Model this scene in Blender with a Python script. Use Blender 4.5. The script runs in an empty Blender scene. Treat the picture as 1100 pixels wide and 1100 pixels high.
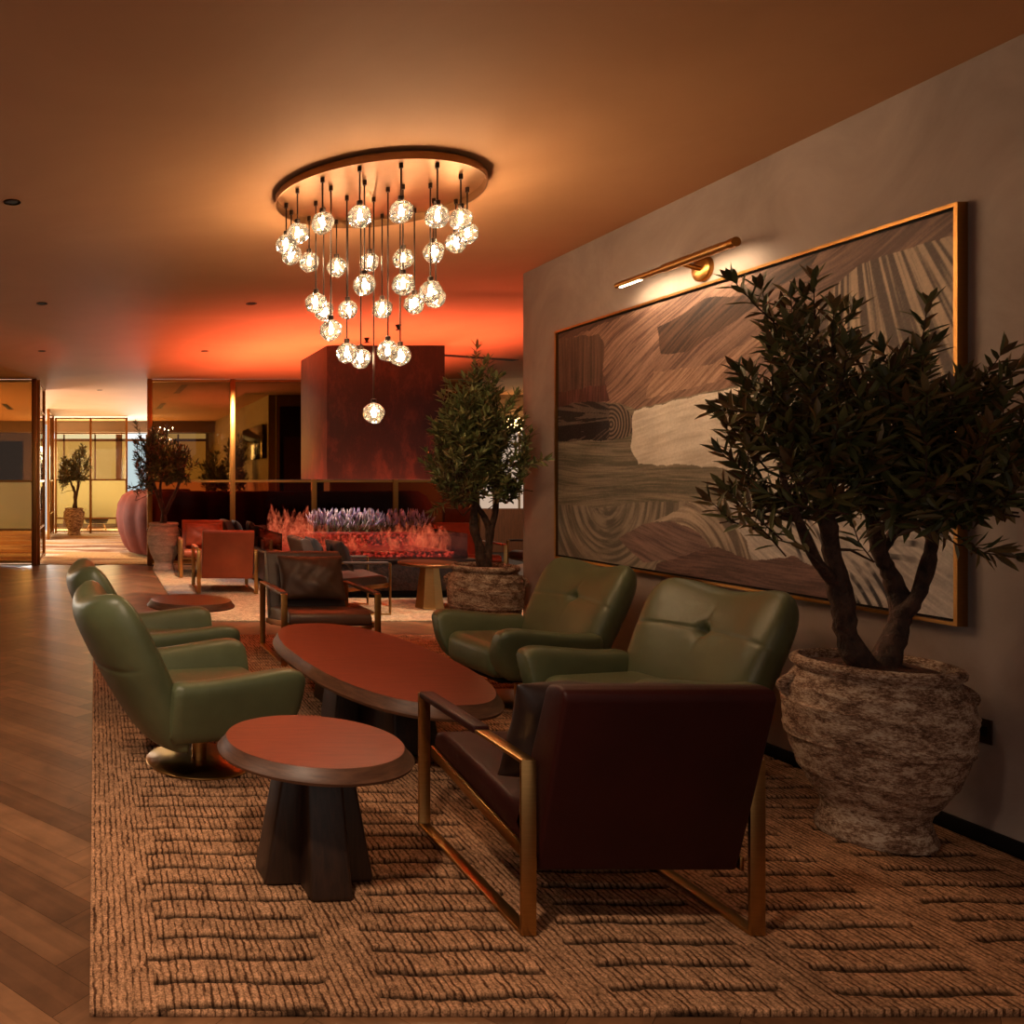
import bpy, bmesh, math, random
import numpy as np
from mathutils import Vector, Matrix

random.seed(7)
np.random.seed(7)
PI = math.pi
SC = bpy.context.scene
COL = SC.collection

# ------------------------------------------------------------------ camera
cam_d = bpy.data.cameras.new('camera')
cam = bpy.data.objects.new('camera', cam_d)
COL.objects.link(cam)
cam.location = (0, 0, 1.5)
cam.rotation_euler = (PI / 2, 0, 0)
cam_d.sensor_width = 36
cam_d.lens = 36 * 880 / 1100
cam_d.shift_x = (550 - 102) / 1100
cam_d.shift_y = -(550 - 515) / 1100
cam_d.clip_start = 0.05
cam_d.clip_end = 200
SC.camera = cam

# ------------------------------------------------------------------ exposure
vs = SC.view_settings
vs.view_transform = 'Standard'
vs.look = 'None'
vs.gamma = 1
vs.use_curve_mapping = False
vs.exposure = 1.48
cy = SC.cycles
cy.use_denoising = True
cy.max_bounces = 8
cy.diffuse_bounces = 4
cy.glossy_bounces = 4
cy.transmission_bounces = 6
cy.transparent_max_bounces = 24
cy.caustics_reflective = False
cy.caustics_refractive = False
cy.sample_clamp_indirect = 4.0
cy.blur_glossy = 0.6

# ------------------------------------------------------------------ world
W = bpy.data.worlds.new('world')
SC.world = W
W.use_nodes = True
W.node_tree.nodes['Background'].inputs[0].default_value = (1.0, 0.80, 0.67, 1)
W.node_tree.nodes['Background'].inputs[1].default_value = 0.14

CEIL = 3.25
WALLX = 3.646
PENDANT_W = 1.5          # each chandelier bulb
DOWNLIGHT_W = 30.0
FIRE_W = 66.0
WINDOW_E = 0.62

# daylight at the back windows, plus an added fill from the unseen left
def area(name, loc, rot, size, size_y, power, color):
    d = bpy.data.lights.new(name, 'AREA')
    d.shape = 'RECTANGLE'
    d.size, d.size_y = size, size_y
    d.energy = power
    d.color = color
    o = bpy.data.objects.new(name, d)
    o.location = loc
    o.rotation_euler = rot
    COL.objects.link(o)
    return o
area('back_window_daylight', (0.0, 25.0, 1.5), (-PI / 2, 0, 0), 4.5, 2.0, 220, (1.0, 0.92, 0.82))
area('side_fill_light', (-5.6, 18.6, 1.6), (0, -PI / 2, 0), 2.4, 7.0, 480, (1.0, 0.90, 0.78))  # added fill for the back zone, no window known on this side


# ------------------------------------------------------------------ colour + materials
def lin(c):
    c = c / 255.0
    return c / 12.92 if c <= 0.04045 else ((c + 0.055) / 1.055) ** 2.4
def rgb(r, g, b):
    return (lin(r), lin(g), lin(b), 1.0)

def new_mat(name):
    m = bpy.data.materials.new(name)
    m.use_nodes = True
    nt = m.node_tree
    b = nt.nodes['Principled BSDF']
    return m, nt, b
def N(nt, t, **kw):
    n = nt.nodes.new(t)
    for k, v in kw.items():
        setattr(n, k, v)
    return n
def L(nt, a, b):
    nt.links.new(a, b)
def coords(nt, scale=(1, 1, 1), space='Object', rot=(0, 0, 0)):
    tc = N(nt, 'ShaderNodeTexCoord')
    mp = N(nt, 'ShaderNodeMapping')
    mp.inputs['Scale'].default_value = scale
    mp.inputs['Rotation'].default_value = rot
    L(nt, tc.outputs[space], mp.inputs['Vector'])
    return mp.outputs[0]
def noise(nt, vec, scale, detail=4, rough=0.55, dist=0.0):
    n = N(nt, 'ShaderNodeTexNoise')
    n.inputs['Scale'].default_value = scale
    n.inputs['Detail'].default_value = detail
    n.inputs['Roughness'].default_value = rough
    n.inputs['Distortion'].default_value = dist
    L(nt, vec, n.inputs['Vector'])
    return n.outputs['Fac']
def ramp(nt, fac, stops):
    r = N(nt, 'ShaderNodeValToRGB')
    e = r.color_ramp.elements
    while len(e) < len(stops):
        e.new(0.5)
    for el, (p, c) in zip(e, stops):
        el.position = p
        el.color = c
    L(nt, fac, r.inputs[0])
    return r.outputs[0]
def bump(nt, b, h, strength, dist=0.01):
    n = N(nt, 'ShaderNodeBump')
    n.inputs['Strength'].default_value = strength
    n.inputs['Distance'].default_value = dist
    L(nt, h, n.inputs['Height'])
    L(nt, n.outputs[0], b.inputs['Normal'])

def simple(name, col, rough=0.5, metal=0.0, nscale=None, var=0.15, bumps=0.0, stretch=(1, 1, 1), spec=None, bdist=0.004):
    m, nt, b = new_mat(name)
    b.inputs['Roughness'].default_value = rough
    b.inputs['Metallic'].default_value = metal
    if spec is not None:
        b.inputs['Specular IOR Level'].default_value = spec
    if nscale is None:
        b.inputs['Base Color'].default_value = col
    else:
        v = coords(nt, stretch)
        f = noise(nt, v, nscale)
        lo = tuple(x * (1 - var) for x in col[:3]) + (1,)
        hi = tuple(min(1, x * (1 + var)) for x in col[:3]) + (1,)
        L(nt, ramp(nt, f, [(0.3, lo), (0.7, hi)]), b.inputs['Base Color'])
        if bumps:
            bump(nt, b, f, bumps, bdist)
    return m
def emit(name, col, strength):
    m = bpy.data.materials.new(name)
    m.use_nodes = True
    nt = m.node_tree
    nt.nodes.clear()
    o = N(nt, 'ShaderNodeOutputMaterial')
    e = N(nt, 'ShaderNodeEmission')
    e.inputs[0].default_value = col
    e.inputs[1].default_value = strength
    L(nt, e.outputs[0], o.inputs[0])
    return m
def glassy(name, tint, gloss=0.12, rough=0.02, frost=0.0, frostcol=(0.5, 0.4, 0.2, 1), ior=1.45):
    """thin pane: tinted see-through with a fresnel sheen, optionally a frosted share"""
    m = bpy.data.materials.new(name)
    m.use_nodes = True
    nt = m.node_tree
    nt.nodes.clear()
    o = N(nt, 'ShaderNodeOutputMaterial')
    t = N(nt, 'ShaderNodeBsdfTransparent')
    t.inputs[0].default_value = tint
    g = N(nt, 'ShaderNodeBsdfGlossy')
    g.inputs['Roughness'].default_value = rough
    fr = N(nt, 'ShaderNodeFresnel')
    fr.inputs[0].default_value = ior
    ad = N(nt, 'ShaderNodeMath', operation='ADD')
    ad.inputs[1].default_value = gloss
    L(nt, fr.outputs[0], ad.inputs[0])
    last = t.outputs[0]
    if frost > 0:
        d = N(nt, 'ShaderNodeBsdfTranslucent')
        d.inputs[0].default_value = frostcol
        d2 = N(nt, 'ShaderNodeBsdfDiffuse')
        d2.inputs[0].default_value = frostcol
        mm = N(nt, 'ShaderNodeMixShader')
        mm.inputs[0].default_value = 0.4
        L(nt, d.outputs[0], mm.inputs[1]); L(nt, d2.outputs[0], mm.inputs[2])
        mf = N(nt, 'ShaderNodeMixShader')
        mf.inputs[0].default_value = frost
        L(nt, last, mf.inputs[1]); L(nt, mm.outputs[0], mf.inputs[2])
        last = mf.outputs[0]
    mx = N(nt, 'ShaderNodeMixShader')
    L(nt, ad.outputs[0], mx.inputs[0])
    L(nt, last, mx.inputs[1])
    L(nt, g.outputs[0], mx.inputs[2])
    L(nt, mx.outputs[0], o.inputs[0])
    return m

def mat_leather(name, col, rough=0.42, spec=0.5):
    m, nt, b = new_mat(name)
    v = coords(nt)
    big = noise(nt, v, 3.5, 3)
    lo = tuple(x * 0.82 for x in col[:3]) + (1,)
    hi = tuple(min(1, x * 1.15) for x in col[:3]) + (1,)
    L(nt, ramp(nt, big, [(0.3, lo), (0.7, hi)]), b.inputs['Base Color'])
    b.inputs['Roughness'].default_value = rough
    b.inputs['Specular IOR Level'].default_value = spec
    vo = N(nt, 'ShaderNodeTexVoronoi')
    vo.inputs['Scale'].default_value = 260
    L(nt, v, vo.inputs['Vector'])
    wr = noise(nt, v, 9, 3)
    mx = N(nt, 'ShaderNodeMath', operation='MULTIPLY_ADD')
    mx.inputs[1].default_value = 6.0
    L(nt, wr, mx.inputs[0]); L(nt, vo.outputs['Distance'], mx.inputs[2])
    bump(nt, b, mx.outputs[0], 0.12, 0.004)
    return m
def mat_wood(name, dark, light, rough=0.4, stretch=(14, 14, 1.2), bumps=0.1, spec=0.5):
    m, nt, b = new_mat(name)
    v = coords(nt, stretch)
    f = noise(nt, v, 3.0, 6, 0.62, 0.6)
    L(nt, ramp(nt, f, [(0.28, dark), (0.72, light)]), b.inputs['Base Color'])
    b.inputs['Roughness'].default_value = rough
    b.inputs['Specular IOR Level'].default_value = spec
    bump(nt, b, f, bumps, 0.003)
    return m
def mat_attr(name, attr, rough, nscale=0, stretch=(1, 1, 1), var=0.2, bumps=0.0, bdist=0.004, spec=0.5):
    """colour comes from a per-piece colour attribute, broken up with a grain"""
    m, nt, b = new_mat(name)
    a = N(nt, 'ShaderNodeAttribute', attribute_name=attr)
    col = a.outputs['Color']
    if nscale:
        v = coords(nt, stretch)
        f = noise(nt, v, nscale, 5, 0.6, 0.4)
        mr = N(nt, 'ShaderNodeMapRange')
        mr.inputs['From Min'].default_value = 0.25
        mr.inputs['From Max'].default_value = 0.75
        mr.inputs['To Min'].default_value = 1 - var
        mr.inputs['To Max'].default_value = 1 + var
        L(nt, f, mr.inputs[0])
        mx = N(nt, 'ShaderNodeVectorMath', operation='SCALE')
        L(nt, col, mx.inputs[0]); L(nt, mr.outputs[0], mx.inputs['Scale'])
        col = mx.outputs[0]
        if bumps:
            bump(nt, b, f, bumps, bdist)
    L(nt, col, b.inputs['Base Color'])
    b.inputs['Roughness'].default_value = rough
    b.inputs['Specular IOR Level'].default_value = spec
    return m

def mat_plaster(name, a, c, scale=1.6):
    m, nt, b = new_mat(name)
    v = coords(nt, (1, 1, 1))
    f = noise(nt, v, scale, 7, 0.62, 0.8)
    L(nt, ramp(nt, f, [(0.3, a), (0.7, c)]), b.inputs['Base Color'])
    b.inputs['Roughness'].default_value = 0.75
    f2 = noise(nt, v, 9, 5)
    bump(nt, b, f2, 0.12, 0.01)
    return m
def mat_terracotta(name, pale=0.0):
    m, nt, b = new_mat(name)
    v = coords(nt, (1, 1, 2.4))
    f = noise(nt, v, 11, 9, 0.78, 0.3)
    f2 = noise(nt, v, 75, 5, 0.75)
    s = N(nt, 'ShaderNodeMath', operation='MULTIPLY_ADD')
    s.inputs[1].default_value = 0.75
    L(nt, f2, s.inputs[0]); L(nt, f, s.inputs[2])
    L(nt, ramp(nt, s.outputs[0], [(0.72, rgb(66, 42, 30)), (0.84, rgb(134, 102, 80)), (0.94, rgb(190, 164, 140)), (1.0, rgb(208, 190, 168))]), b.inputs['Base Color'])
    if pale:
        h = N(nt, 'ShaderNodeMixRGB'); h.inputs[0].default_value = pale; h.inputs[2].default_value = rgb(206, 194, 180)
        src = b.inputs['Base Color'].links[0].from_socket
        L(nt, src, h.inputs[1]); L(nt, h.outputs[0], b.inputs['Base Color'])
    b.inputs['Roughness'].default_value = 0.9
    bump(nt, b, s.outputs[0], 0.6, 0.012)
    return m
def mat_rust(name):
    m, nt, b = new_mat(name)
    v = coords(nt, (1, 1, 0.5))
    f = noise(nt, v, 5.5, 10, 0.80, 0.2)
    L(nt, ramp(nt, f, [(0.34, rgb(14, 8, 7)), (0.50, rgb(30, 15, 11)), (0.62, rgb(62, 35, 24)), (0.72, rgb(24, 12, 9))]), b.inputs['Base Color'])
    b.inputs['Roughness'].default_value = 0.5
    b.inputs['Metallic'].default_value = 0.1
    bump(nt, b, f, 0.2, 0.01)
    return m
def mat_brass(name, col=rgb(190, 140, 76), rough=0.3):
    m, nt, b = new_mat(name)
    v = coords(nt, (3, 3, 60))
    f = noise(nt, v, 4, 3)
    lo = tuple(x * 0.85 for x in col[:3]) + (1,)
    L(nt, ramp(nt, f, [(0.3, lo), (0.7, col)]), b.inputs['Base Color'])
    b.inputs['Metallic'].default_value = 1.0
    b.inputs['Roughness'].default_value = rough
    return m
def mat_rug(name, attr, streak=True):
    m, nt, b = new_mat(name)
    a = N(nt, 'ShaderNodeAttribute', attribute_name=attr)
    v = coords(nt, (1, 1, 1))
    # wobbly broken lines running the length of the rug
    v2 = coords(nt, (105, 7, 1))
    w1 = noise(nt, v2, 1.0, 2, 0.6, 0.5)
    wv = N(nt, 'ShaderNodeTexWave', wave_type='BANDS', bands_direction='X')
    wv.inputs['Scale'].default_value = 14.0
    wv.inputs['Distortion'].default_value = 3.2
    wv.inputs['Detail'].default_value = 3
    wv.inputs['Detail Scale'].default_value = 2.2
    L(nt, v, wv.inputs['Vector'])
    wm = N(nt, 'ShaderNodeMath', operation='MULTIPLY_ADD')
    wm.inputs[1].default_value = 0.45
    L(nt, wv.outputs['Fac'], wm.inputs[0]); L(nt, w1, wm.inputs[2])
    wf = wm.outputs[0]
    fn = noise(nt, v, 150, 4, 0.8)
    fm = noise(nt, v, 22, 4, 0.7)
    r1 = ramp(nt, wf, [(0.46, (0.20, 0.16, 0.14, 1)), (0.70, (1.12, 1.12, 1.12, 1))])
    r2 = ramp(nt, fn, [(0.36, (0.34, 0.31, 0.29, 1)), (0.62, (1.36, 1.36, 1.36, 1))])
    r3 = ramp(nt, fm, [(0.34, (0.62, 0.6, 0.58, 1)), (0.64, (1.22, 1.22, 1.22, 1))])
    x = a.outputs['Color']
    for r in ((r1, r2, r3) if streak else (r2, r3)):
        mm = N(nt, 'ShaderNodeVectorMath', operation='MULTIPLY')
        L(nt, x, mm.inputs[0]); L(nt, r, mm.inputs[1])
        x = mm.outputs[0]
    L(nt, x, b.inputs['Base Color'])
    b.inputs['Roughness'].default_value = 0.95
    b.inputs['Specular IOR Level'].default_value = 0.1
    ad = N(nt, 'ShaderNodeMath', operation='MULTIPLY_ADD')
    ad.inputs[1].default_value = 1.2
    L(nt, fn, ad.inputs[0]); L(nt, wf, ad.inputs[2])
    bump(nt, b, ad.outputs[0], 0.45, 0.005)
    return m

M = {}
M['plaster'] = mat_plaster('grey brown plaster', rgb(146, 130, 123), rgb(176, 160, 151))
M['ceiling'] = mat_plaster('ceiling plaster', rgb(196, 144, 100), rgb(206, 154, 109), 0.7)
M['black'] = simple('black lacquer', rgb(12, 10, 10), 0.75, spec=0.2)
M['green'] = mat_leather('green leather', rgb(90, 97, 68), 0.38)
M['brown_leather'] = mat_leather('dark brown leather', rgb(48, 13, 10), 0.5, 0.22)
M['choc_leather'] = mat_leather('chocolate leather', rgb(84, 56, 42), 0.42)
M['orange_leather'] = mat_leather('cognac leather', rgb(158, 76, 44), 0.45)
M['taupe_leather'] = mat_leather('taupe leather', rgb(72, 56, 50), 0.5)
M['pillow_brown'] = mat_leather('brown pillow leather', rgb(70, 46, 32), 0.52)
M['pillow_black'] = mat_leather('black pillow leather', rgb(42, 30, 28), 0.4)
M['pillow_grey'] = mat_leather('grey pillow cloth', rgb(50, 46, 48), 0.85)
M['brass'] = mat_brass('brushed brass', rgb(190, 148, 92))
M['brass_dark'] = mat_brass('aged brass', rgb(170, 120, 62), 0.34)
M['brass_disc'] = mat_brass('brass disc', rgb(148, 108, 72), 0.40)
M['gold'] = mat_brass('gold frame', rgb(178, 128, 70), 0.38)
M['table_top'] = mat_wood('reddish table veneer', rgb(96, 45, 30), rgb(122, 60, 41), 0.36, (2, 16, 2), 0.04)
M['table_edge'] = mat_wood('table edge wood', rgb(64, 38, 26), rgb(108, 72, 50), 0.45, (3, 3, 24), 0.15)
M['table_leg'] = mat_wood('dark table leg wood', rgb(26, 17, 13), rgb(58, 38, 28), 0.42, (18, 18, 1.2), 0.2)
M['terracotta'] = mat_terracotta('weathered terracotta')
M['pale_clay'] = mat_terracotta('pale clay', 0.65)
M['soil'] = simple('bark mulch', rgb(74, 40, 26), 0.9, 0, 38, 0.6, 1.0, bdist=0.03)
M['bark'] = simple('olive bark', rgb(66, 45, 34), 0.8, 0, 24, 0.7, 1.0, (1, 1, 0.6), bdist=0.03)
M['leaf'] = mat_attr('olive leaves', 'tone', 0.42, spec=0.4)
M['rust'] = mat_rust('rusted steel')
M['rug'] = mat_rug('loop pile rug', 'tone')
M['rug_pale'] = mat_rug('pale rug', 'tone', False)
M['carpet'] = mat_rug('woven carpet', 'tone', False)
M['plank'] = mat_attr('oak planks', 'tone', 0.36, 7.0, (1, 1, 1), 0.30, 0.05, 0.003)
M['paint'] = mat_attr('oil paint', 'tone', 0.6, 60, (1, 1, 1), 0.12, 0.25, 0.004)
M['glass_bronze'] = glassy('bronze glass', (0.50, 0.35, 0.17, 1), 0.03)
M['glass_clear'] = glassy('pale bronze glass', (0.86, 0.76, 0.56, 1), 0.03)
M['glass_frost'] = glassy('frosted olive glass', (0.6, 0.5, 0.28, 1), 0.02, 0.1, 0.6, rgb(200, 180, 130))
M['glass_lower'] = glassy('brown glass', (0.56, 0.27, 0.14, 1), -0.03, 0.05)
M['glass_fire'] = glassy('fire glass', (0.92, 0.88, 0.86, 1), 0.03)
M['crystal'] = glassy('crystal', (0.95, 0.93, 0.88, 1), 0.10, 0.05, 0.05, (0.9, 0.85, 0.75, 1), ior=1.75)
M['blind'] = emit('cream blind lit by daylight', rgb(226, 188, 124), 0.62 * WINDOW_E)
M['daylight'] = emit('daylight strip', rgb(226, 230, 226), 0.95 * WINDOW_E)
M['paleday'] = emit('pale daylight', rgb(190, 206, 206), 0.62 * WINDOW_E)
M['sheer'] = emit('sheer curtain lit by daylight', rgb(214, 184, 160), 0.5 * WINDOW_E)
M['bulb'] = emit('warm filament', (1.0, 0.665, 0.39, 1), PENDANT_W * 62)
M['led'] = emit('warm led strip', (1.0, 0.80, 0.5, 1), 9)
M['sconce'] = emit('amber lamp glow', (1.0, 0.55, 0.2, 1), 4)
M['olive_wall'] = mat_plaster('olive ochre wall', rgb(128, 108, 66), rgb(140, 118, 74))
M['beige_wall'] = mat_plaster('beige wall', rgb(122, 102, 82), rgb(132, 112, 90))
M['brown_panel'] = mat_wood('brown panelling', rgb(84, 50, 30), rgb(116, 72, 44), 0.5)
M['darkred'] = simple('dark red door recess', rgb(52, 18, 14), 0.7, 0, 3, 0.2)
M['sofa'] = mat_leather('russet upholstery', rgb(98, 44, 30), 0.7, 0.10)
M['screen_black'] = simple('black screen', rgb(10, 11, 12), 0.12)
M['stone'] = simple('speckled dark stone', rgb(38, 24, 20), 0.35, 0, 26, 0.9, 0.6, bdist=0.02)
M['planter'] = simple('charcoal planter', rgb(30, 24, 22), 0.5)
M['lav'] = mat_attr('lavender', 'tone', 0.8)
M['dark_slot'] = simple('dark slot', rgb(24, 16, 12), 0.7)
M['cord'] = simple('dark bronze rod', rgb(44, 28, 18), 0.4, 0.6)
M['plate'] = simple('bronze outlet plate', rgb(66, 46, 34), 0.35, 0.5)

# embers and vapour flames
def mat_ember():
    m = bpy.data.materials.new('ember bed')
    m.use_nodes = True
    nt = m.node_tree
    b = nt.nodes['Principled BSDF']
    v = coords(nt)
    f = noise(nt, v, 24, 6, 0.7, 0.6)
    L(nt, ramp(nt, f, [(0.46, (0.015, 0.003, 0.002, 1)), (0.58, (0.6, 0.03, 0.015, 1)), (0.74, (1.0, 0.26, 0.14, 1))]), b.inputs['Emission Color'])
    b.inputs['Emission Strength'].default_value = 0.34
    b.inputs['Base Color'].default_value = rgb(30, 14, 12)
    return m
def mat_flame():
    m = bpy.data.materials.new('glowing vapour')
    m.use_nodes = True
    nt = m.node_tree
    nt.nodes.clear()
    o = N(nt, 'ShaderNodeOutputMaterial')
    t = N(nt, 'ShaderNodeBsdfTransparent')
    e = N(nt, 'ShaderNodeEmission')
    v = coords(nt, (1, 1, 0.6))
    f = noise(nt, v, 16, 7, 0.72, 0.8)
    L(nt, ramp(nt, f, [(0.42, (0.55, 0.012, 0.006, 1)), (0.70, (1.0, 0.25, 0.10, 1))]), e.inputs[0])
    e.inputs[1].default_value = 0.44
    lw = N(nt, 'ShaderNodeLayerWeight')
    lw.inputs[0].default_value = 0.35
    inv = N(nt, 'ShaderNodeMath', operation='SUBTRACT')
    inv.inputs[0].default_value = 1.0
    L(nt, lw.outputs['Facing'], inv.inputs[1])
    p = N(nt, 'ShaderNodeMath', operation='POWER')
    L(nt, inv.outputs[0], p.inputs[0]); p.inputs[1].default_value = 2.2
    rr = ramp(nt, f, [(0.44, (0, 0, 0, 1)), (0.70, (0.34, 0.34, 0.34, 1))])
    mu = N(nt, 'ShaderNodeMath', operation='MULTIPLY')
    L(nt, p.outputs[0], mu.inputs[0]); L(nt, rr, mu.inputs[1])
    mx = N(nt, 'ShaderNodeMixShader')
    L(nt, mu.outputs[0], mx.inputs[0]); L(nt, t.outputs[0], mx.inputs[1]); L(nt, e.outputs[0], mx.inputs[2])
    L(nt, mx.outputs[0], o.inputs[0])
    return m
M['ember'] = mat_ember()
M['flame'] = mat_flame()

# ------------------------------------------------------------------ mesh collecting
class MB:
    def __init__(self):
        self.v = []; self.f = []; self.c = []; self.cur = None
    def add(self, verts, faces, col=None):
        o = len(self.v)
        self.v += [tuple(p) for p in verts]
        self.f += [tuple(i + o for i in f) for f in faces]
        if col is not None:
            self.c += [col] * len(faces)
        return self
    def box(self, x0, x1, y0, y1, z0, z1, mtx=None, col=None):
        vs_ = [(x0, y0, z0), (x1, y0, z0), (x1, y1, z0), (x0, y1, z0), (x0, y0, z1), (x1, y0, z1), (x1, y1, z1), (x0, y1, z1)]
        if mtx is not None:
            vs_ = [mtx @ Vector(p) for p in vs_]
        return self.add(vs_, [(0, 3, 2, 1), (4, 5, 6, 7), (0, 1, 5, 4), (1, 2, 6, 5), (2, 3, 7, 6), (3, 0, 4, 7)], col)
    def prism(self, pts, z0, z1):
        n = len(pts)
        v = [(p[0], p[1], z0) for p in pts] + [(p[0], p[1], z1) for p in pts]
        f = [tuple(reversed(range(n))), tuple(range(n, 2 * n))] + [(i, (i + 1) % n, n + (i + 1) % n, n + i) for i in range(n)]
        return self.add(v, f)
    def rings(self, rings, close=True, cap=True, col=None):
        n = len(rings[0])
        v = [p for r in rings for p in r]
        f = []
        for k in range(len(rings) - 1):
            for i in range(n if close else n - 1):
                j = (i + 1) % n
                f.append((k * n + i, k * n + j, (k + 1) * n + j, (k + 1) * n + i))
        if cap:
            f.append(tuple(reversed(range(n))))
            f.append(tuple(range((len(rings) - 1) * n, len(rings) * n)))
        return self.add(v, f, col)
    def lathe(self, prof, n=40, centre=(0, 0, 0), wob=0.0, cap=True):
        rs = []
        for r, z in prof:
            ring = []
            for i in range(n):
                a = 2 * PI * i / n
                rr = r * (1 + wob * (math.sin(3 * a + z * 9) * 0.5 + math.sin(7 * a - z * 21) * 0.3 + 0.25 * math.sin(11 * a + z * 40)))
                ring.append((centre[0] + rr * math.cos(a), centre[1] + rr * math.sin(a), centre[2] + z))
            rs.append(ring)
        return self.rings(rs, True, cap)
    def tube(self, pts, rad, n=8, col=None):
        pts = [Vector(p) for p in pts]
        if not isinstance(rad, (list, tuple)):
            rad = [rad] * len(pts)
        rs = []
        up = None
        for i, p in enumerate(pts):
            d = (pts[min(i + 1, len(pts) - 1)] - pts[max(i - 1, 0)]).normalized()
            if up is None:
                up = Vector((0, 0, 1)) if abs(d.z) < 0.9 else Vector((1, 0, 0))
            a = d.cross(up)
            if a.length < 1e-4:
                a = d.cross(Vector((0, 1, 0)))
            a.normalize()
            b = a.cross(d).normalized()
            up = b
            rs.append([p + (a * math.cos(2 * PI * k / n) + b * math.sin(2 * PI * k / n)) * rad[i] for k in range(n)])
        return self.rings(rs, True, True, col)
    def build(self, name, mat, parent=None, smooth=False, bevel=0.0, seg=2, angle=40, subsurf=0, colattr=None):
        me = bpy.data.meshes.new(name)
        me.from_pydata(self.v, [], self.f)
        if self.c:
            a = me.color_attributes.new('tone', 'FLOAT_COLOR', 'CORNER')
            arr = np.empty((len(me.loops), 4), np.float32)
            k = 0
            for f, c in zip(self.f, self.c):
                arr[k:k + len(f)] = c
                k += len(f)
            a.data.foreach_set('color', arr.ravel())
        bm = bmesh.new()
        bm.from_mesh(me)
        if not self.c:
            bmesh.ops.recalc_face_normals(bm, faces=bm.faces)
        if bevel > 0:
            es = [e for e in bm.edges if len(e.link_faces) == 2 and e.calc_face_angle(0) > math.radians(angle)]
            bmesh.ops.bevel(bm, geom=es, offset=bevel, segments=seg, profile=0.5, affect='EDGES', clamp_overlap=True)
        if smooth or bevel > 0:
            for f in bm.faces:
                f.smooth = True
            for e in bm.edges:
                if len(e.link_faces) == 2 and e.calc_face_angle(0) > math.radians(50 if bevel == 0 else 38):
                    e.smooth = False
        bm.to_mesh(me)
        bm.free()
        me.materials.append(mat)
        o = bpy.data.objects.new(name, me)
        COL.objects.link(o)
        if parent:
            o.parent = parent
        if subsurf:
            sm = o.modifiers.new('sub', 'SUBSURF')
            sm.levels = sm.render_levels = subsurf
        return o

def tag(o, label, cat, group=None, kind=None):
    if label: o['label'] = label
    if cat: o['category'] = cat
    if group: o['group'] = group
    if kind: o['kind'] = kind
    return o
def thing(name, label, cat, loc=(0, 0, 0), rz=0.0, group=None):
    o = bpy.data.objects.new(name, None)
    o.empty_display_size = 0.1
    COL.objects.link(o)
    o.location = loc
    o.rotation_euler = (0, 0, rz)
    return tag(o, label, cat, group)
def struct(o):
    o['kind'] = 'structure'
    return o
def dup(root, label=None, loc=None, rz=None):
    def cp(o, parent):
        c = o.copy()
        COL.objects.link(c)
        c.parent = parent
        for ch in [x for x in o.children]:
            cp(ch, c)
        return c
    r = cp(root, None)
    if label: r['label'] = label
    if loc is not None: r.location = loc
    if rz is not None: r.rotation_euler = (0, 0, rz)
    return r

def vnoise(x, y, seed=0):
    """smooth 2-D value noise on arrays"""
    xi = np.floor(x).astype(np.int64); yi = np.floor(y).astype(np.int64)
    xf = x - xi; yf = y - yi
    u = xf * xf * (3 - 2 * xf); v = yf * yf * (3 - 2 * yf)
    def h(a, b):
        n = (a * 374761393 + b * 668265263 + seed * 1274126177) & 0x7fffffff
        n = ((n ^ (n >> 13)) * 1103515245) & 0x7fffffff
        return ((n ^ (n >> 16)) & 0xffff) / 65535.0
    return (h(xi, yi) * (1 - u) + h(xi + 1, yi) * u) * (1 - v) + (h(xi, yi + 1) * (1 - u) + h(xi + 1, yi + 1) * u) * v
def fbm(x, y, seed=0, oct=4):
    s = 0; a = 0.5; t = 0
    for k in range(oct):
        s = s + a * vnoise(x, y, seed + k); t += a
        x = x * 2.03; y = y * 2.03; a *= 0.5
    return s / t

def grid_obj(name, P, C, mat, parent=None, smooth=True, skirt=None):
    """P (ny,nx,3) points, C (ny,nx,3) linear colours -> one mesh"""
    ny, nx = P.shape[:2]
    me = bpy.data.meshes.new(name)
    idx = np.arange(ny * nx).reshape(ny, nx)
    f = np.stack([idx[:-1, :-1], idx[:-1, 1:], idx[1:, 1:], idx[1:, :-1]], -1).reshape(-1, 4)
    verts = P.reshape(-1, 3)
    cols = C.reshape(-1, 3)
    if skirt is not None:
        per = np.concatenate([idx[0, :], idx[1:, -1], idx[-1, -2::-1], idx[-2:0:-1, 0]])
        low = verts[per].copy()
        low[:, 2] = skirt
        n0 = len(verts)
        verts = np.concatenate([verts, low]); cols = np.concatenate([cols, cols[per] * 0.5])
        m = len(per)
        k = np.arange(m)
        f2 = np.stack([per, n0 + k, n0 + (k + 1) % m, np.roll(per, -1)], -1)
        f = np.concatenate([f, f2])
    me.vertices.add(len(verts))
    me.vertices.foreach_set('co', verts.astype(np.float32).ravel())
    me.loops.add(f.size)
    me.loops.foreach_set('vertex_index', f.astype(np.int32).ravel())
    me.polygons.add(len(f))
    me.polygons.foreach_set('loop_start', np.arange(0, f.size, 4, dtype=np.int32))
    me.polygons.foreach_set('loop_total', np.full(len(f), 4, np.int32))
    me.update()
    me.validate()
    a = me.color_attributes.new('tone', 'FLOAT_COLOR', 'POINT')
    a.data.foreach_set('color', np.concatenate([cols, np.ones((len(cols), 1))], 1).astype(np.float32).ravel())
    if smooth:
        me.polygons.foreach_set('use_smooth', np.ones(len(f), bool))
    me.materials.append(mat)
    o = bpy.data.objects.new(name, me)
    COL.objects.link(o)
    if parent: o.parent = parent
    return o
def lc(r, g, b):
    return np.array([lin(r), lin(g), lin(b)])

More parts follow.
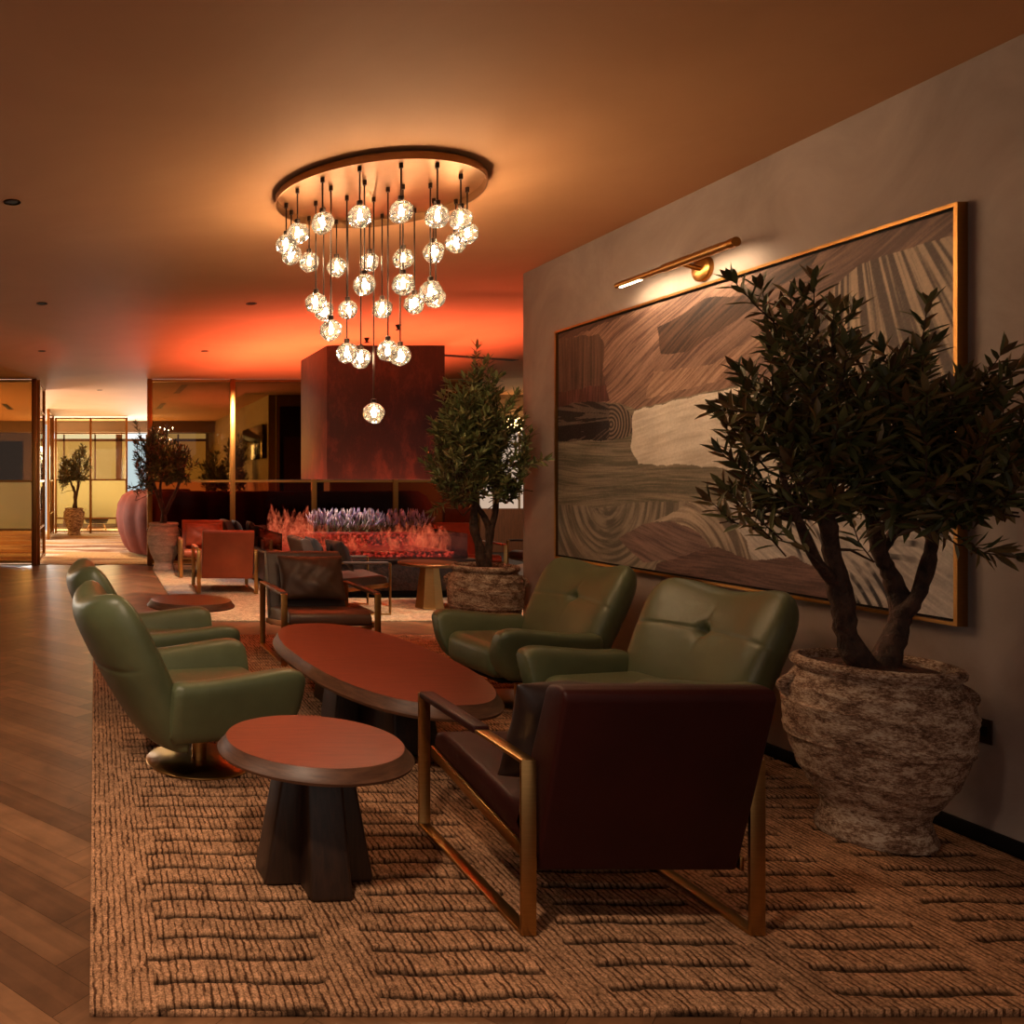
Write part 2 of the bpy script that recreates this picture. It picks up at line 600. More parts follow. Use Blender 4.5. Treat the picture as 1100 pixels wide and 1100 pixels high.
# ================================================================== THE SETTING
# ---- herringbone floor: every plank a face group of the one floor
fl = MB()
PLW, PLL = 0.17, 0.85
tones = [rgb(110, 76, 52), rgb(124, 86, 58), rgb(98, 66, 44), rgb(116, 80, 54), rgb(134, 94, 64), rgb(104, 70, 47)]
s2 = math.sqrt(0.5)
FX0, FX1, FY0, FY1 = -5.0, 9.5, -1.0, 14.4
nrep = int(PLL / PLW)
def plank(u0, v0, du, dv):
    g = 0.0007
    q = [(u0 + g, v0 + g), (u0 + du - g, v0 + g), (u0 + du - g, v0 + dv - g), (u0 + g, v0 + dv - g)]
    pts = [((u - v) * s2, (u + v) * s2) for u, v in q]
    cx = sum(p[0] for p in pts) / 4; cyy = sum(p[1] for p in pts) / 4
    if not (FX0 < cx < FX1 and FY0 < cyy < FY1):
        return
    if (0.4 < cx < 3.3 and 2.8 < cyy < 7.3):
        return                      # under the rug
    c = random.choice(tones)
    k = random.uniform(0.9, 1.1)
    # wear, split along the length into strips of slightly different grain
    m = 8
    for j in range(m):
        a, b_ = j / m, (j + 1) / m
        if du > dv:
            p0 = [(q[0][0], q[0][1] + (q[3][1] - q[0][1]) * a), (q[1][0], q[0][1] + (q[3][1] - q[0][1]) * a), (q[1][0], q[0][1] + (q[3][1] - q[0][1]) * b_), (q[0][0], q[0][1] + (q[3][1] - q[0][1]) * b_)]
        else:
            p0 = [(q[0][0] + (q[1][0] - q[0][0]) * a, q[0][1]), (q[0][0] + (q[1][0] - q[0][0]) * b_, q[0][1]), (q[0][0] + (q[1][0] - q[0][0]) * b_, q[3][1]), (q[0][0] + (q[1][0] - q[0][0]) * a, q[3][1])]
        w = [((u - v) * s2, (u + v) * s2, 0.0) for u, v in p0]
        t = k * random.uniform(0.88, 1.12)
        fl.add(w, [(0, 1, 2, 3)], (c[0] * t, c[1] * t, c[2] * t, 1))
for i in range(-140, 140):
    for r in range(-14, 16):
        # classic herringbone lattice: horizontal plank and vertical plank
        u = i * PLW + r * 2 * PLL * 0 
        pass
# lattice: translation vectors (PLW, PLW) and (2*PLL, 0)
for a in range(-120, 160):
    for b_ in range(-20, 22):
        u = a * PLW + b_ * 2 * PLL
        v = a * PLW
        xx, yy = (u - v) * s2, (u + v) * s2
        if -7 < xx < 11 and -3 < yy < 16:
            plank(u, v, PLL, PLW)
            plank(u + PLL, v - PLL + PLW, PLW, PLL)
floor = struct(fl.build('floor', M['plank']))
sub = MB().box(-6, 12, -2, 27, -0.12, -0.004)
struct(sub.build('floor_base', M['dark_slot']))

ceil = struct(MB().box(-6, 12, -2, 27, CEIL, CEIL + 0.2).build('ceiling', M['ceiling']))
struct(MB().box(WALLX, WALLX + 0.9, -1.0, 6.975, 0, CEIL).build('wall_right', M['plaster']))
struct(MB().box(WALLX - 0.018, WALLX, -1.0, 6.975, 0, 0.075).build('baseboard_right', M['black'], bevel=0.004))
# back of the lounge
struct(MB().box(-5.6, 3.6, 26.0, 26.2, 0, CEIL).build('wall_back', M['beige_wall']))
struct(MB().box(-6.0, -5.8, -1, 26.2, 0, CEIL).build('wall_left', M['beige_wall']))
struct(MB().box(-5.6, 3.6, 24.6, 25.4, 2.92, CEIL).build('trim_1', M['beige_wall']))
m_ = MB().box(3.6, 3.75, 17.0, 26.2, 0, CEIL)
struct(m_.build('wall_middle', M['olive_wall']))
m_ = MB()
m_.box(3.75, 3.82, 16.95, 17.1, 0, CEIL); m_.box(3.82, 4.9, 16.95, 17.1, 3.02, CEIL); m_.box(4.9, 7.2, 16.95, 17.1, 0, CEIL)
struct(m_.build('wall_back_middle', M['olive_wall']))
m_ = MB().box(3.75, 5.0, 17.9, 18.0, 0, 3.1)
struct(m_.build('wall_recess', M['darkred']))
m_ = MB()
m_.box(4.12, 4.2, 17.84, 17.9, 0, 2.35); m_.box(4.72, 4.8, 17.84, 17.9, 0, 2.35); m_.box(4.12, 4.8, 17.84, 17.9, 2.35, 2.43)
d1 = struct(m_.build('door_1', M['brown_panel']))
MB().box(4.2, 4.72, 17.86, 17.89, 0, 2.35).build('door_panel', M['brown_panel'], d1)
struct(MB().box(-3.3, -2.3, 25.93, 25.99, 0.0, 2.7).build('dark_panel', M['black']))  # plain dark panel against the back wall
# right rear wall with a sheer-curtained window over a brown dado
m_ = MB(); m_.box(7.2, 12, 16.9, 17.1, 2.7, CEIL); m_.box(7.2, 7.72, 16.9, 17.1, 0.9, 2.7); m_.box(9.3, 12, 16.9, 17.1, 0.9, 2.7)
struct(m_.build('wall_back_right', M['beige_wall']))
struct(MB().box(7.2, 12, 16.86, 17.1, 0, 0.9).build('wall_dado', M['brown_panel']))
w2 = struct(MB().box(7.72, 9.3, 17.0, 17.04, 0.9, 2.7).build('window_2', M['sheer']))
m_ = MB()
for x in (7.72, 8.25, 8.78, 9.27): m_.box(x, x + 0.03, 16.96, 17.0, 0.9, 2.7)
m_.build('window_frame', M['beige_wall'], w2)
struct(MB().box(11.8, 12, 7, 17.1, 0, CEIL).build('wall_far_right', M['beige_wall']))
# windows in the back wall : bright strip over cream blinds
w1 = struct(MB().box(-2.0, 3.5, 25.9, 25.96, 0.1, 2.78).build('window_1', M['blind']))
MB().box(-2.0, 3.5, 25.88, 25.95, 2.78, 3.0).build('daylight_strip', M['daylight'], w1)
m_ = MB()
for x in (-2.0, -1.0, -0.02, 0.66, 1.6, 2.6): m_.box(x, x + (0.2 if x == 0.66 else 0.05), 25.80, 25.9, 0.0, 2.92)
m_.box(-2, 3.5, 25.8, 25.9, 2.70, 2.78)
m_.build('mullion', M['brown_panel'], w1)
w3 = struct(MB().box(1.02, 1.75, 25.84, 25.88, 0.15, 2.78).build('window_3', M['paleday']))
glow_left = struct(MB().box(-5.79, -5.74, 15.2, 22.2, 0.5, 2.8).build('added_glow_panel', M['blind']))  # made-up glowing panel on the unseen left wall, goes with the side fill
w4 = struct(MB().box(-1.36, -1.27, 22.4, 22.5, 0.1, 3.0).build('window_4', M['paleday']))

# ================================================================== RUGS AND CARPET
def rug_main():
    x0, x1, y0, y1 = -0.015, 3.60, 2.285, 7.80
    nx, ny = 260, 560
    X, Y = np.meshgrid(np.linspace(x0, x1, nx), np.linspace(y0, y1, ny))
    base = lc(182, 138, 104)
    C = np.ones((ny, nx, 3)) * base
    tone = fbm(X * 2.2, Y * 1.4, 3)
    C *= (0.78 + 0.5 * tone)[..., None]
    # blocks alternate a tan and a slightly greyer field
    Z = np.full(X.shape, 0.022)
    Z += 0.003 * (fbm(X * 60, Y * 9, 9, 2) - 0.5)
    # columns of short dark ribs whose ends wander
    per = 0.118
    sway = 0.16 * np.sin(Y * 1.15 + 0.6) + 0.05 * np.sin(Y * 3.1)
    xs = (X - 0.13 + sway * np.clip((X - 0.1) / 0.6, 0, 1)) / 0.66
    colid = np.floor(xs)
    fx = xs - colid
    ph = np.where(colid % 2 == 0, 0.0, 0.5) + 0.13 * (colid % 3)
    yw = Y + 0.006 * np.sin(X * 14) + 0.006 * (fbm(X * 16, Y * 4, 21, 2) - 0.5)
    rr = yw / per + ph
    rid = np.floor(rr); fy = rr - rid
    rnd = vnoise(rid * 7.31 + 0.5, colid * 3.7 + 0.5, 5)
    rnd2 = vnoise(rid * 5.1 + 0.5, colid * 9.7 + 0.5, 8)
    lo = 0.02 + 0.12 * rnd; hi = 0.74 + 0.16 * rnd2
    mask = (X > 0.11) & (fx > lo) & (fx < hi) & (colid >= 0)
    d = np.abs(fy - 0.5)
    wdt = 0.10 + 0.08 * fbm(X * 40, Y * 40, 31, 2)
    rib = mask * np.clip((wdt - d) / 0.05, 0, 1)
    halo = mask * np.clip((0.30 - d) / 0.3, 0, 1)
    C *= (1 - 0.84 * rib)[..., None]
    C *= (1 + 0.10 * halo * (1 - rib))[..., None]
    Z -= 0.011 * rib
    P = np.stack([X, Y, Z], -1)
    o = grid_obj('area_rug', P, C, M['rug'], skirt=0.001)
    return tag(o, 'large tan loop-pile rug with dark dashed ribs under the green armchairs', 'rug')
rug_main()
def rug_far():
    x0, x1, y0, y1 = 0.953, 5.9, 8.63, 13.7
    X, Y = np.meshgrid(np.linspace(x0, x1, 120), np.linspace(y0, y1, 120))
    t = fbm(X * 0.9, Y * 0.9, 40)
    t2 = fbm(X * 1.6 + 9, Y * 2.2, 47)
    C = np.ones(X.shape + (3,)) * lc(196, 170, 136)
    a = np.clip((t - 0.55) * 5, 0, 1)[..., None]
    C = C * (1 - a) + lc(122, 120, 124) * a
    a = np.clip((t2 - 0.62) * 6, 0, 1)[..., None] * 0.7
    C = C * (1 - a) + lc(150, 100, 74) * a
    Z = 0.014 + 0.002 * t
    o = grid_obj('area_rug', np.stack([X, Y, Z], -1), C, M['rug_pale'], skirt=0.001)
    return tag(o, 'pale cream and grey rug in front of the glowing fireplace', 'rug')
rug_far()
def carpet():
    X, Y = np.meshgrid(np.linspace(-5.7, 3.5, 200), np.linspace(14.42, 25.7, 220))
    t = fbm(X * 0.5, Y * 2.2, 60); t2 = fbm(X * 0.8 + 3, Y * 3.0, 66)
    C = np.ones(X.shape + (3,)) * lc(190, 150, 98)
    a = np.clip((t - 0.5) * 6, 0, 1)[..., None]
    C = C * (1 - a) + lc(206, 194, 170) * a
    a = np.clip((t2 - 0.56) * 7, 0, 1)[..., None]
    C = C * (1 - a) + lc(132, 84, 48) * a
    o = grid_obj('floor_carpet', np.stack([X, Y, 0.006 + 0 * X], -1), C, M['carpet'], skirt=-0.003)
    return struct(o)
carpet()

# ================================================================== GLASS SCREENS
def screen(name, label, origin, rz, posts, rails, panes, mats, h=CEIL, post_w=0.09):
    """posts along local x, rails heights; one pane per bay and tier"""
    t = thing(name, label, 'glass screen', origin, rz)
    for x in posts:
        MB().box(x - post_w / 2, x + post_w / 2, -0.035, 0.035, 0, h - 0.002).build('post', M['brass_dark'], t, bevel=0.004)
    for z in rails:
        for a, b in zip(posts[:-1], posts[1:]):
            MB().box(a + post_w / 2, b - post_w / 2, -0.02, 0.02, z - 0.02, z + 0.02).build('rail', M['brass_dark'], t)
    for a, b in zip(posts[:-1], posts[1:]):
        for (z0, z1), mt in zip(panes, mats):
            MB().box(a + post_w / 2, b - post_w / 2, -0.006, 0.006, z0, z1).build('glass_pane', M[mt], t)
    return t
HT = CEIL
screen('glass_screen', 'bronze glass screen with frosted middle band at the left edge of the lounge', (0, 14.32, 0), 0,
       [-4.6, -2.85, -1.06], [0.06, 0.62, 1.47, HT - 0.03], [(0.08, 0.60), (0.64, 1.45), (1.49, HT - 0.05)], ['glass_bronze', 'glass_frost', 'glass_bronze'])
screen('glass_screen', 'short bronze glass return screen running back from the left glass screen', (-1.0, 14.36, 0), PI / 2,
       [0.06, 1.6], [0.06, 0.62, 1.47, 2.75, HT - 0.03], [(0.08, 0.60), (0.64, 1.45), (1.49, 2.73), (2.77, HT - 0.05)], ['glass_bronze', 'glass_bronze', 'glass_bronze', 'glass_bronze'], post_w=0.07)
screen('glass_screen', 'thin gold framed glass screen behind the farthest potted olive tree', (0, 22.8, 0), 0,
       [-1.09, -0.12, 0.88], [0.05, 0.42, 1.49, 2.78, 3.2], [(0.07, 0.40), (0.44, 1.47), (1.51, 2.76), (2.80, 3.18)], ['glass_clear', 'glass_frost', 'glass_clear', 'glass_clear'], h=3.22, post_w=0.06)
screen('glass_screen', 'narrow bronze return screen beside the farthest potted olive tree', (-1.16, 20.4, 0), PI / 2,
       [0.0, 2.2], [0.06, 0.62, 1.47, HT - 0.03], [(0.08, 0.60), (0.64, 1.45), (1.49, HT - 0.05)], ['glass_bronze'] * 3, post_w=0.12)
screen('glass_screen', 'long bronze glass screen with brown lower panes behind the fireplace', (0, 14.3, 0), 0,
       [0.955, 2.40, 3.82, 5.24, 6.66], [0.06, 1.47, HT - 0.03], [(0.08, 1.45), (1.49, HT - 0.05)], ['glass_lower', 'glass_bronze'])

# ================================================================== CEILING FITTINGS
def P3(px, py, Y):
    """a place in the room from its image pixel and a chosen depth"""
    return Vector(((px - 102) * Y / 880, Y, 1.5 + (515 - py) * Y / 880))
def ceil_at(px, py):
    Y = 880 * (CEIL - 1.5) / (515 - py)
    return (px - 102) * Y / 880, Y
dl0 = None
dl_labels = ['recessed downlight in the ceiling nearest the camera at far left',
             'recessed downlight in the ceiling left of the chandelier, second row',
             'recessed downlight in the ceiling just left of the lowest pendants',
             'recessed downlight in the ceiling over the left glass screen',
             'recessed downlight in the red-lit ceiling over the right glass screen',
             'recessed downlight in the pale ceiling above the farthest olive tree']
for k, (px, py) in enumerate([(13, 217), (45, 326), (270, 326), (45, 377), (220, 377), (107, 419)]):
    x, y = ceil_at(px, py)
    if dl0 is None:
        t = thing('recessed_downlight', dl_labels[k], 'downlight', (x, y, CEIL), 0, 'recessed ceiling downlights')
        MB().lathe([(0.055, -0.004), (0.055, 0.0), (0.04, 0.0), (0.038, -0.003)], 24, cap=False).build('trim_ring', M['cord'], t, smooth=True)
        MB().lathe([(0.04, -0.002), (0.001, -0.002)], 24).build('lens', M['dark_slot'], t)
        dl0 = t
    else:
        t = dup(dl0, dl_labels[k], (x, y, CEIL))
# lit spotlights of the same row, out of view behind and beside the camera
def lit_downlight(x, y, w, ang=75, tgt=None):
    t = thing('recessed_downlight', 'lit recessed downlight in the ceiling', 'downlight', (x, y, CEIL), 0)
    MB().lathe([(0.055, -0.004), (0.055, 0.0), (0.04, 0.0), (0.038, -0.003)], 24, cap=False).build('trim_ring', M['cord'], t, smooth=True)
    d = bpy.data.lights.new('spot_lamp', 'SPOT')
    d.energy = w; d.color = (1.0, 0.73, 0.51); d.spot_size = math.radians(ang); d.spot_blend = 0.9; d.shadow_soft_size = 0.12
    o = bpy.data.objects.new('spot_lamp', d)
    COL.objects.link(o)
    o.location = (x, y, CEIL - 0.03)
    if tgt is not None:
        o.rotation_euler = (Vector(tgt) - Vector(o.location)).to_track_quat('-Z', 'Y').to_euler()
    return t
LIT = [(-0.2, 1.2, 1.0, 95, (0.3, 2.6, 0), 'first lit downlight above the left edge of the tan rug'),
       (-1.4, 3.2, 0.8, 90, (-0.5, 4.6, 0), 'lit downlight above the herringbone floor left of the tan rug')]
for x, y, k, an, tg, lab in LIT:
    lit_downlight(x, y, DOWNLIGHT_W * k * 4, an, tg)['label'] = lab
def spot_in(fx, fy, w, tgt, ang=70):
    d = bpy.data.lights.new('spot_lamp', 'SPOT')
    d.energy = w; d.color = (1.0, 0.76, 0.54); d.spot_size = math.radians(ang); d.spot_blend = 0.8; d.shadow_soft_size = 0.08
    o = bpy.data.objects.new('spot_lamp', d)
    COL.objects.link(o)
    o.location = (fx, fy, CEIL - 0.03)
    o.rotation_euler = (Vector(tgt) - Vector(o.location)).to_track_quat('-Z', 'Y').to_euler()
for px, py, w, tg in [(270, 326, 170, (2.2, 9.3, 0)), (220, 377, 170, (1.5, 11.8, 0)), (45, 377, 80, (0.4, 12.0, 0))]:
    x, y = ceil_at(px, py)
    spot_in(x, y, w, tg, 56)
spot_in(4.2, 8.4, 150, (3.9, 9.3, 0))
spot_in(7.5, 14.0, 160, (8.0, 16.0, 0.5), 100)  # added spot to brighten the right rear wall, no fitting here
spot_in(3.6, 12.55, 190, (3.6, 12.6, 0.8), 46)  # extra spot put in to lift the lavender, without a fitting
spot_in(2.6, 13.0, 460, (3.2, 15.1, 0.9), 90)  # added to light the sofa back through the glass, no fitting modelled
spot_in(0.2, 16.0, 160, (0.2, 17.0, 0), 100)  # fill spot added over the rear carpet, without a fitting
sl0 = None
for k, (px, py, Y, lab) in enumerate([(194, 418, 15.9, 'dark linear ceiling diffuser seen through the glass, nearer of two'),
                                      (173, 436, 19.5, 'dark linear ceiling diffuser seen through the glass, farther of two'),
                                      (8, 437, 19.7, 'dark linear ceiling diffuser beyond the left glass screen'),
                                      (512, 384, 11.75, 'dark linear ceiling diffuser in the red-lit ceiling above the middle olive tree')]):
    x, y = ceil_at(px, py)
    o = MB().box(-0.06, 0.06, -0.75, 0.75, -0.006, 0.0).build('ceiling_diffuser', M['dark_slot'])
    o.location = (x, y, CEIL)
    if k == 3: o.rotation_euler = (0, 0, -1.2)
    tag(o, lab, 'ceiling vent', 'linear ceiling diffusers')
for px, py, lab in [(394, 363, 'small sprinkler head on the ceiling right above the rusted hood'), (428, 349, 'small sprinkler head on the ceiling behind the hanging rods')]:
    x, y = ceil_at(px, py)
    t = thing('sprinkler', lab, 'sprinkler', (x, y, CEIL), 0, 'ceiling sprinklers')
    MB().lathe([(0.012, -0.05), (0.03, -0.012), (0.035, 0.0)], 12).build('body', M['cord'], t, smooth=True)
    MB().lathe([(0.03, -0.06), (0.03, -0.052)], 12).build('deflector', M['cord'], t)

# ================================================================== CHANDELIER
CHX, CHY, CHR = 1.70, 4.93, 0.60
ch = thing('chandelier', 'round brass chandelier plate on the ceiling with thirty crystal ball pendants', 'chandelier', (CHX, CHY, CEIL))
MB().lathe([(0.001, -0.012), (0.585, -0.012), (0.592, -0.055), (CHR, -0.055), (CHR, -0.012), (0.55, -0.005), (0.5, 0.0), (0.001, 0.0)], 96).build('ceiling_plate', M['brass_disc'], ch, smooth=True)
# crop coordinates of each ball, its width and where its rod meets the plate
balls = [(388, 308, 130), (536, 292, 118), (255, 333, 170), (666, 308, 118), (750, 318, 158), (773, 370, 205), (732, 403, 250),
         (653, 437, 245), (543, 460, 285), (543, 552, 195), (584, 622, 280), (641, 578, 190), (660, 600, 262), (533, 808, 235),
         (489, 790, 205), (468, 640, 300), (423, 473, 325), (405, 555, 180), (392, 818, 262), (342, 797, 235), (345, 643, 330),
         (305, 490, 330), (285, 716, 200), (259, 645, 285), (231, 618, 255), (207, 472, 335), (143, 447, 300), (125, 410, 262),
         (165, 370, 210), (438, 1013, 240)]
def crystal_ball(r, seed):
    bm = bmesh.new()
    bmesh.ops.create_icosphere(bm, subdivisions=2, radius=r)
    rnd = random.Random(seed)
    for v in bm.verts:
        v.co *= 1 + rnd.uniform(-0.06, 0.05)
    me = bpy.data.meshes.new('glass_shade')
    bm.to_mesh(me); bm.free()
    me.materials.append(M['crystal'])
    return me
ball_me = crystal_ball(0.066, 3)
bulb_me = None
for cxp, cyp, ry in balls:
    px, py = 270 + cxp / 3.333, 140 + cyp / 3.333
    apy = 140 + ry / 3.333
    Y = 880 * (CEIL - 0.012 - 1.5) / (515 - apy)
    # keep the rod on the plate
    X = (px - 102) * Y / 880
    dx, dy = X - CHX, Y - CHY
    rr = math.hypot(dx, dy)
    if rr > 0.55:
        # slide along the line of sight until it lies on the plate
        for s in range(200):
            Y += -0.006 if dy > 0 else 0.006
            X = (px - 102) * Y / 880
            dx, dy = X - CHX, Y - CHY
            if math.hypot(dx, dy) <= 0.565: break
    p = P3(px, py, Y) - Vector((CHX, CHY, CEIL))
    rod = MB()
    rod.tube([(p.x, p.y, -0.012), (p.x, p.y, p.z + 0.068)], 0.0045, 6)
    rod.lathe([(0.012, -0.04), (0.012, -0.012)], 10, (p.x, p.y, 0))
    rod.lathe([(0.010, p.z + 0.055), (0.017, p.z + 0.062), (0.017, p.z + 0.085), (0.006, p.z + 0.09)], 10, (p.x, p.y, 0))
    ro = rod.build('pendant_rod', M['cord'], ch, smooth=True)
    gb = bpy.data.objects.new('glass_shade', ball_me)
    COL.objects.link(gb); gb.parent = ro; gb.location = p
    gb.rotation_euler = (random.uniform(0, 3), random.uniform(0, 3), random.uniform(0, 3))
    if bulb_me is None:
        bu = MB().lathe([(0.001, -0.024), (0.010, -0.019), (0.0125, 0.0), (0.009, 0.02), (0.005, 0.04)], 12).build('bulb', M['bulb'], ro, smooth=True)
        bulb_me = bu.data
    else:
        bu = bpy.data.objects.new('bulb', bulb_me); COL.objects.link(bu); bu.parent = ro
    bu.location = p
# ================================================================== PAINTING
def painting():
    yn, yf, z0, z1 = 3.42, 6.42, 0.885, 2.660
    t = thing('framed_painting', 'huge abstract brown, cream and olive painting in a gold frame on the right wall', 'painting', (WALLX, (yn + yf) / 2, (z0 + z1) / 2))
    hy, hz = (yf - yn) / 2, (z1 - z0) / 2
    fw, dp = 0.016, 0.046
    m = MB()
    for s in (-1, 1):
        a, b = sorted((s * hy, s * (hy - fw)))
        m.box(-dp, -0.002, a, b, -hz, hz)
        a, b = sorted((s * hz, s * (hz - fw)))
        m.box(-dp, -0.002, -hy + fw, hy - fw, a, b)
    m.build('frame', M['gold'], t)
    MB().box(-0.028, -0.002, -hy + fw, hy - fw, -hz + fw, hz - fw).build('canvas_back', M['black'], t)
    nu, nv = 680, 410
    Yw, Zw = np.meshgrid(np.linspace(yf - fw - 0.012, yn + fw + 0.012, nu), np.linspace(z0 + fw + 0.012, z1 - fw - 0.012, nv))
    # painted regions are traced in image pixels, canvas points projected through the camera
    px = 102 + 880 * 3.605 / Yw
    py = 515 - 880 * (Zw - 1.5) / Yw
    U = (yf - Yw); V = Zw
    def inside(poly):
        r = np.zeros(px.shape, bool)
        wx = px + 5 * (fbm(U * 9, V * 9, 71, 3) - 0.5); wy = py + 6 * (fbm(U * 9, V * 9, 77, 3) - 0.5)
        n = len(poly)
        for i in range(n):
            x1, y1 = poly[i]; x2, y2 = poly[(i + 1) % n]
            c = ((y1 > wy) != (y2 > wy)) & (wx < (x2 - x1) * (wy - y1) / ((y2 - y1) or 1e-9) + x1)
            r ^= c
        return r
    WU = 0.10 * (fbm(U * 1.3, V * 1.3, 101, 2) - 0.5); WV = 0.16 * (fbm(U * 1.1 + 5, V * 1.6, 103, 2) - 0.5)
    U0, V0 = U, V
    def strokes(ang, along, across, seed):
        c, s = math.cos(ang), math.sin(ang)
        U, V = U0 + WU, V0 + WV
        return 0.40 * fbm((U * c + V * s) * along * 1.8, (-U * s + V * c) * across * 0.8, seed, 4) + 0.60 * fbm((U * c + V * s) * along * 3.0, (-U * s + V * c) * across * 4.5, seed + 50, 4)
    def radial(cx, cy, fr, seed, along=3.0):
        du, dv = U - cx, V - cy
        th = np.arctan2(dv, du); r = np.hypot(du, dv)
        return fbm(th * fr, r * along, seed, 3), th, r
    def arcs(cx, cy, fr, seed):
        du, dv = U - cx, V - cy
        th = np.arctan2(dv, du); r = np.hypot(du, dv)
        return fbm(r * fr, th * 1.5, seed, 3), th, r
    def wall(pxx, pyy):
        Y = 880 * 3.605 / (pxx - 102)
        return yf - Y, 1.5 + (515 - pyy) * Y / 880
    C = np.zeros(px.shape + (3,))
    def paint(mask, a, b, f, lo=0.34, hi=0.66):
        k = np.clip((f - lo) / (hi - lo), 0, 1)[..., None]
        k = np.clip(k + 0.5 * (vnoise(U * 190, V * 190, 91) - 0.5)[..., None] * 0.5, 0, 1)
        col = a * (1 - k) + b * k
        C[mask] = col[mask]
    allm = np.ones(px.shape, bool)
    # olive field
    paint(allm, lc(89, 85, 71), lc(146, 134, 116), strokes(0.02, 1.2, 34, 1))
    # brown top
    brown = inside([(580, 300), (1060, 180), (1060, 470), (930, 430), (840, 400), (800, 414), (740, 424), (682, 438), (650, 432), (580, 436)])
    paint(brown, lc(87, 61, 53), lc(154, 120, 103), strokes(0.42, 1.4, 26, 2))
    dk = inside([(580, 340), (700, 318), (690, 330), (640, 350), (590, 372)])
    paint(dk, lc(58, 38, 34), lc(88, 60, 50), strokes(0.25, 1.5, 22, 3))
    dk = inside([(705, 352), (760, 320), (800, 316), (840, 290), (880, 268), (870, 285), (820, 320), (780, 350), (735, 378), (708, 380)])
    paint(dk, lc(39, 28, 28), lc(99, 72, 58), strokes(0.5, 1.3, 24, 4))
    lt = inside([(700, 400), (760, 392), (830, 350), (860, 330), (850, 350), (800, 395), (760, 412), (690, 428)])
    paint(lt, lc(124, 91, 75), lc(188, 152, 129), strokes(0.45, 1.2, 30, 5))
    # left brown combed block
    blk = inside([(580, 366), (643, 358), (648, 372), (645, 398), (650, 418), (580, 428)])
    paint(blk, lc(57, 40, 36), lc(109, 81, 66), strokes(PI / 2, 1.0, 48, 6))
    red = inside([(580, 426), (650, 412), (654, 430), (580, 444)])
    paint(red, lc(64, 33, 31), lc(105, 63, 55), strokes(PI / 2, 2, 20, 7))
    # combed black feather with rings
    fe = inside([(580, 442), (630, 430), (668, 436), (680, 448), (678, 462), (668, 472), (620, 474), (580, 476)])
    cu, cv = wall(655, 456)
    f, th, r = arcs(cu, cv, 30, 8)
    ring = 0.5 + 0.5 * np.sin(r * 210 + 2 * fbm(U * 8, V * 8, 9, 2))
    fth, _, _ = radial(cu + 0.15, cv + 0.05, 22, 10)
    comb = np.where(U > cu - 0.02, ring * 0.9, (fth > 0.54) * 0.5 * (np.abs(V - cv) > 0.03))
    paint(fe, lc(26, 19, 22), lc(136, 119, 104), comb, 0.1, 1.0)
    # cream shape
    cr = inside([(680, 440), (740, 426), (800, 416), (842, 402), (900, 420), (900, 500), (860, 540), (820, 520), (775, 504), (735, 499), (684, 498), (676, 478)])
    paint(cr, lc(210, 199, 184), lc(233, 225, 213), strokes(0.15, 1.6, 16, 11))
    # right pale ground below
    pale = inside([(760, 545), (820, 528), (900, 500), (1060, 470), (1060, 720), (905, 668), (860, 620), (800, 604), (770, 575)])
    paint(pale, lc(162, 155, 152), lc(211, 203, 195), strokes(-0.6, 2, 18, 12))
    # upper right fan
    thf, _, rf = radial(*wall(905, 110), 60, 13, 1.2)
    fan = inside([(880, 320), (920, 285), (985, 262), (1060, 240), (1060, 520), (960, 500), (900, 440), (868, 380)])
    cu, cv = wall(838, 470)
    f, th, r = arcs(cu, cv, 26, 13)
    paint(fan, lc(70, 54, 48), lc(190, 169, 145), thf + 0.35 * (fbm(U * 1.7, V * 1.2, 111, 2) - 0.5), 0.38, 0.60)
    # grey swirls at lower left
    sw = inside([(580, 540), (640, 545), (700, 538), (760, 540), (800, 604), (760, 600), (700, 616), (640, 606), (580, 610)])
    cu, cv = wall(650, 545)
    f, th, r = arcs(cu, cv + 0.1, 40, 14)
    paint(sw, lc(91, 84, 74), lc(150, 138, 123), f)
    hl = inside([(700, 560), (740, 540), (775, 548), (800, 580), (808, 606), (760, 600), (720, 560)])
    cu, cv = wall(725, 620)
    f, th, r = arcs(cu, cv, 60, 15)
    paint(hl, lc(105, 92, 82), lc(182, 167, 150), f)
    # mauve hills
    h1 = inside([(662, 578), (690, 562), (720, 560), (748, 572), (764, 594), (740, 600), (690, 604)])
    paint(h1, lc(88, 68, 66), lc(136, 109, 102), strokes(-0.15, 2, 44, 16))
    h2 = inside([(704, 606), (740, 594), (770, 588), (805, 602), (850, 598), (880, 612), (915, 645), (912, 690), (800, 640), (700, 622)])
    paint(h2, lc(73, 51, 49), lc(120, 89, 82), strokes(-0.05, 2.5, 34, 17))
    # black brush lashes over the pale ground
    fb = fbm(U * 3, V * 3, 18, 2)
    for (ax, ay, cxp, cyp, poly, fr) in [(0, 0, 780, 640, [(825, 545), (880, 540), (885, 590), (860, 604), (832, 600)], 64),
                                         (0, 0, 820, 700, [(905, 590), (965, 600), (960, 662), (920, 655)], 60),
                                         (0, 0, 960, 700, [(945, 585), (1000, 570), (1004, 600), (950, 614)], 48),
                                         (0, 0, 1040, 560, [(960, 500), (1010, 480), (1050, 560), (1030, 640), (1000, 600), (980, 560)], 44)]:
        mk = inside(poly)
        cu, cv = wall(cxp, cyp)
        f, th, r = arcs(cu, cv, fr, 19)
        lash = np.clip((np.sin(r * fr * 2.1 + 5 * fbm(U * 4, V * 4, 121, 2)) - 0.05) * 2.5, 0, 1) * np.clip((fbm(U * 9, V * 9, 123, 3) - 0.32) * 5, 0, 1)
        k = (lash * mk)[..., None]
        C[:] = C * (1 - k) + lc(35, 34, 44) * k
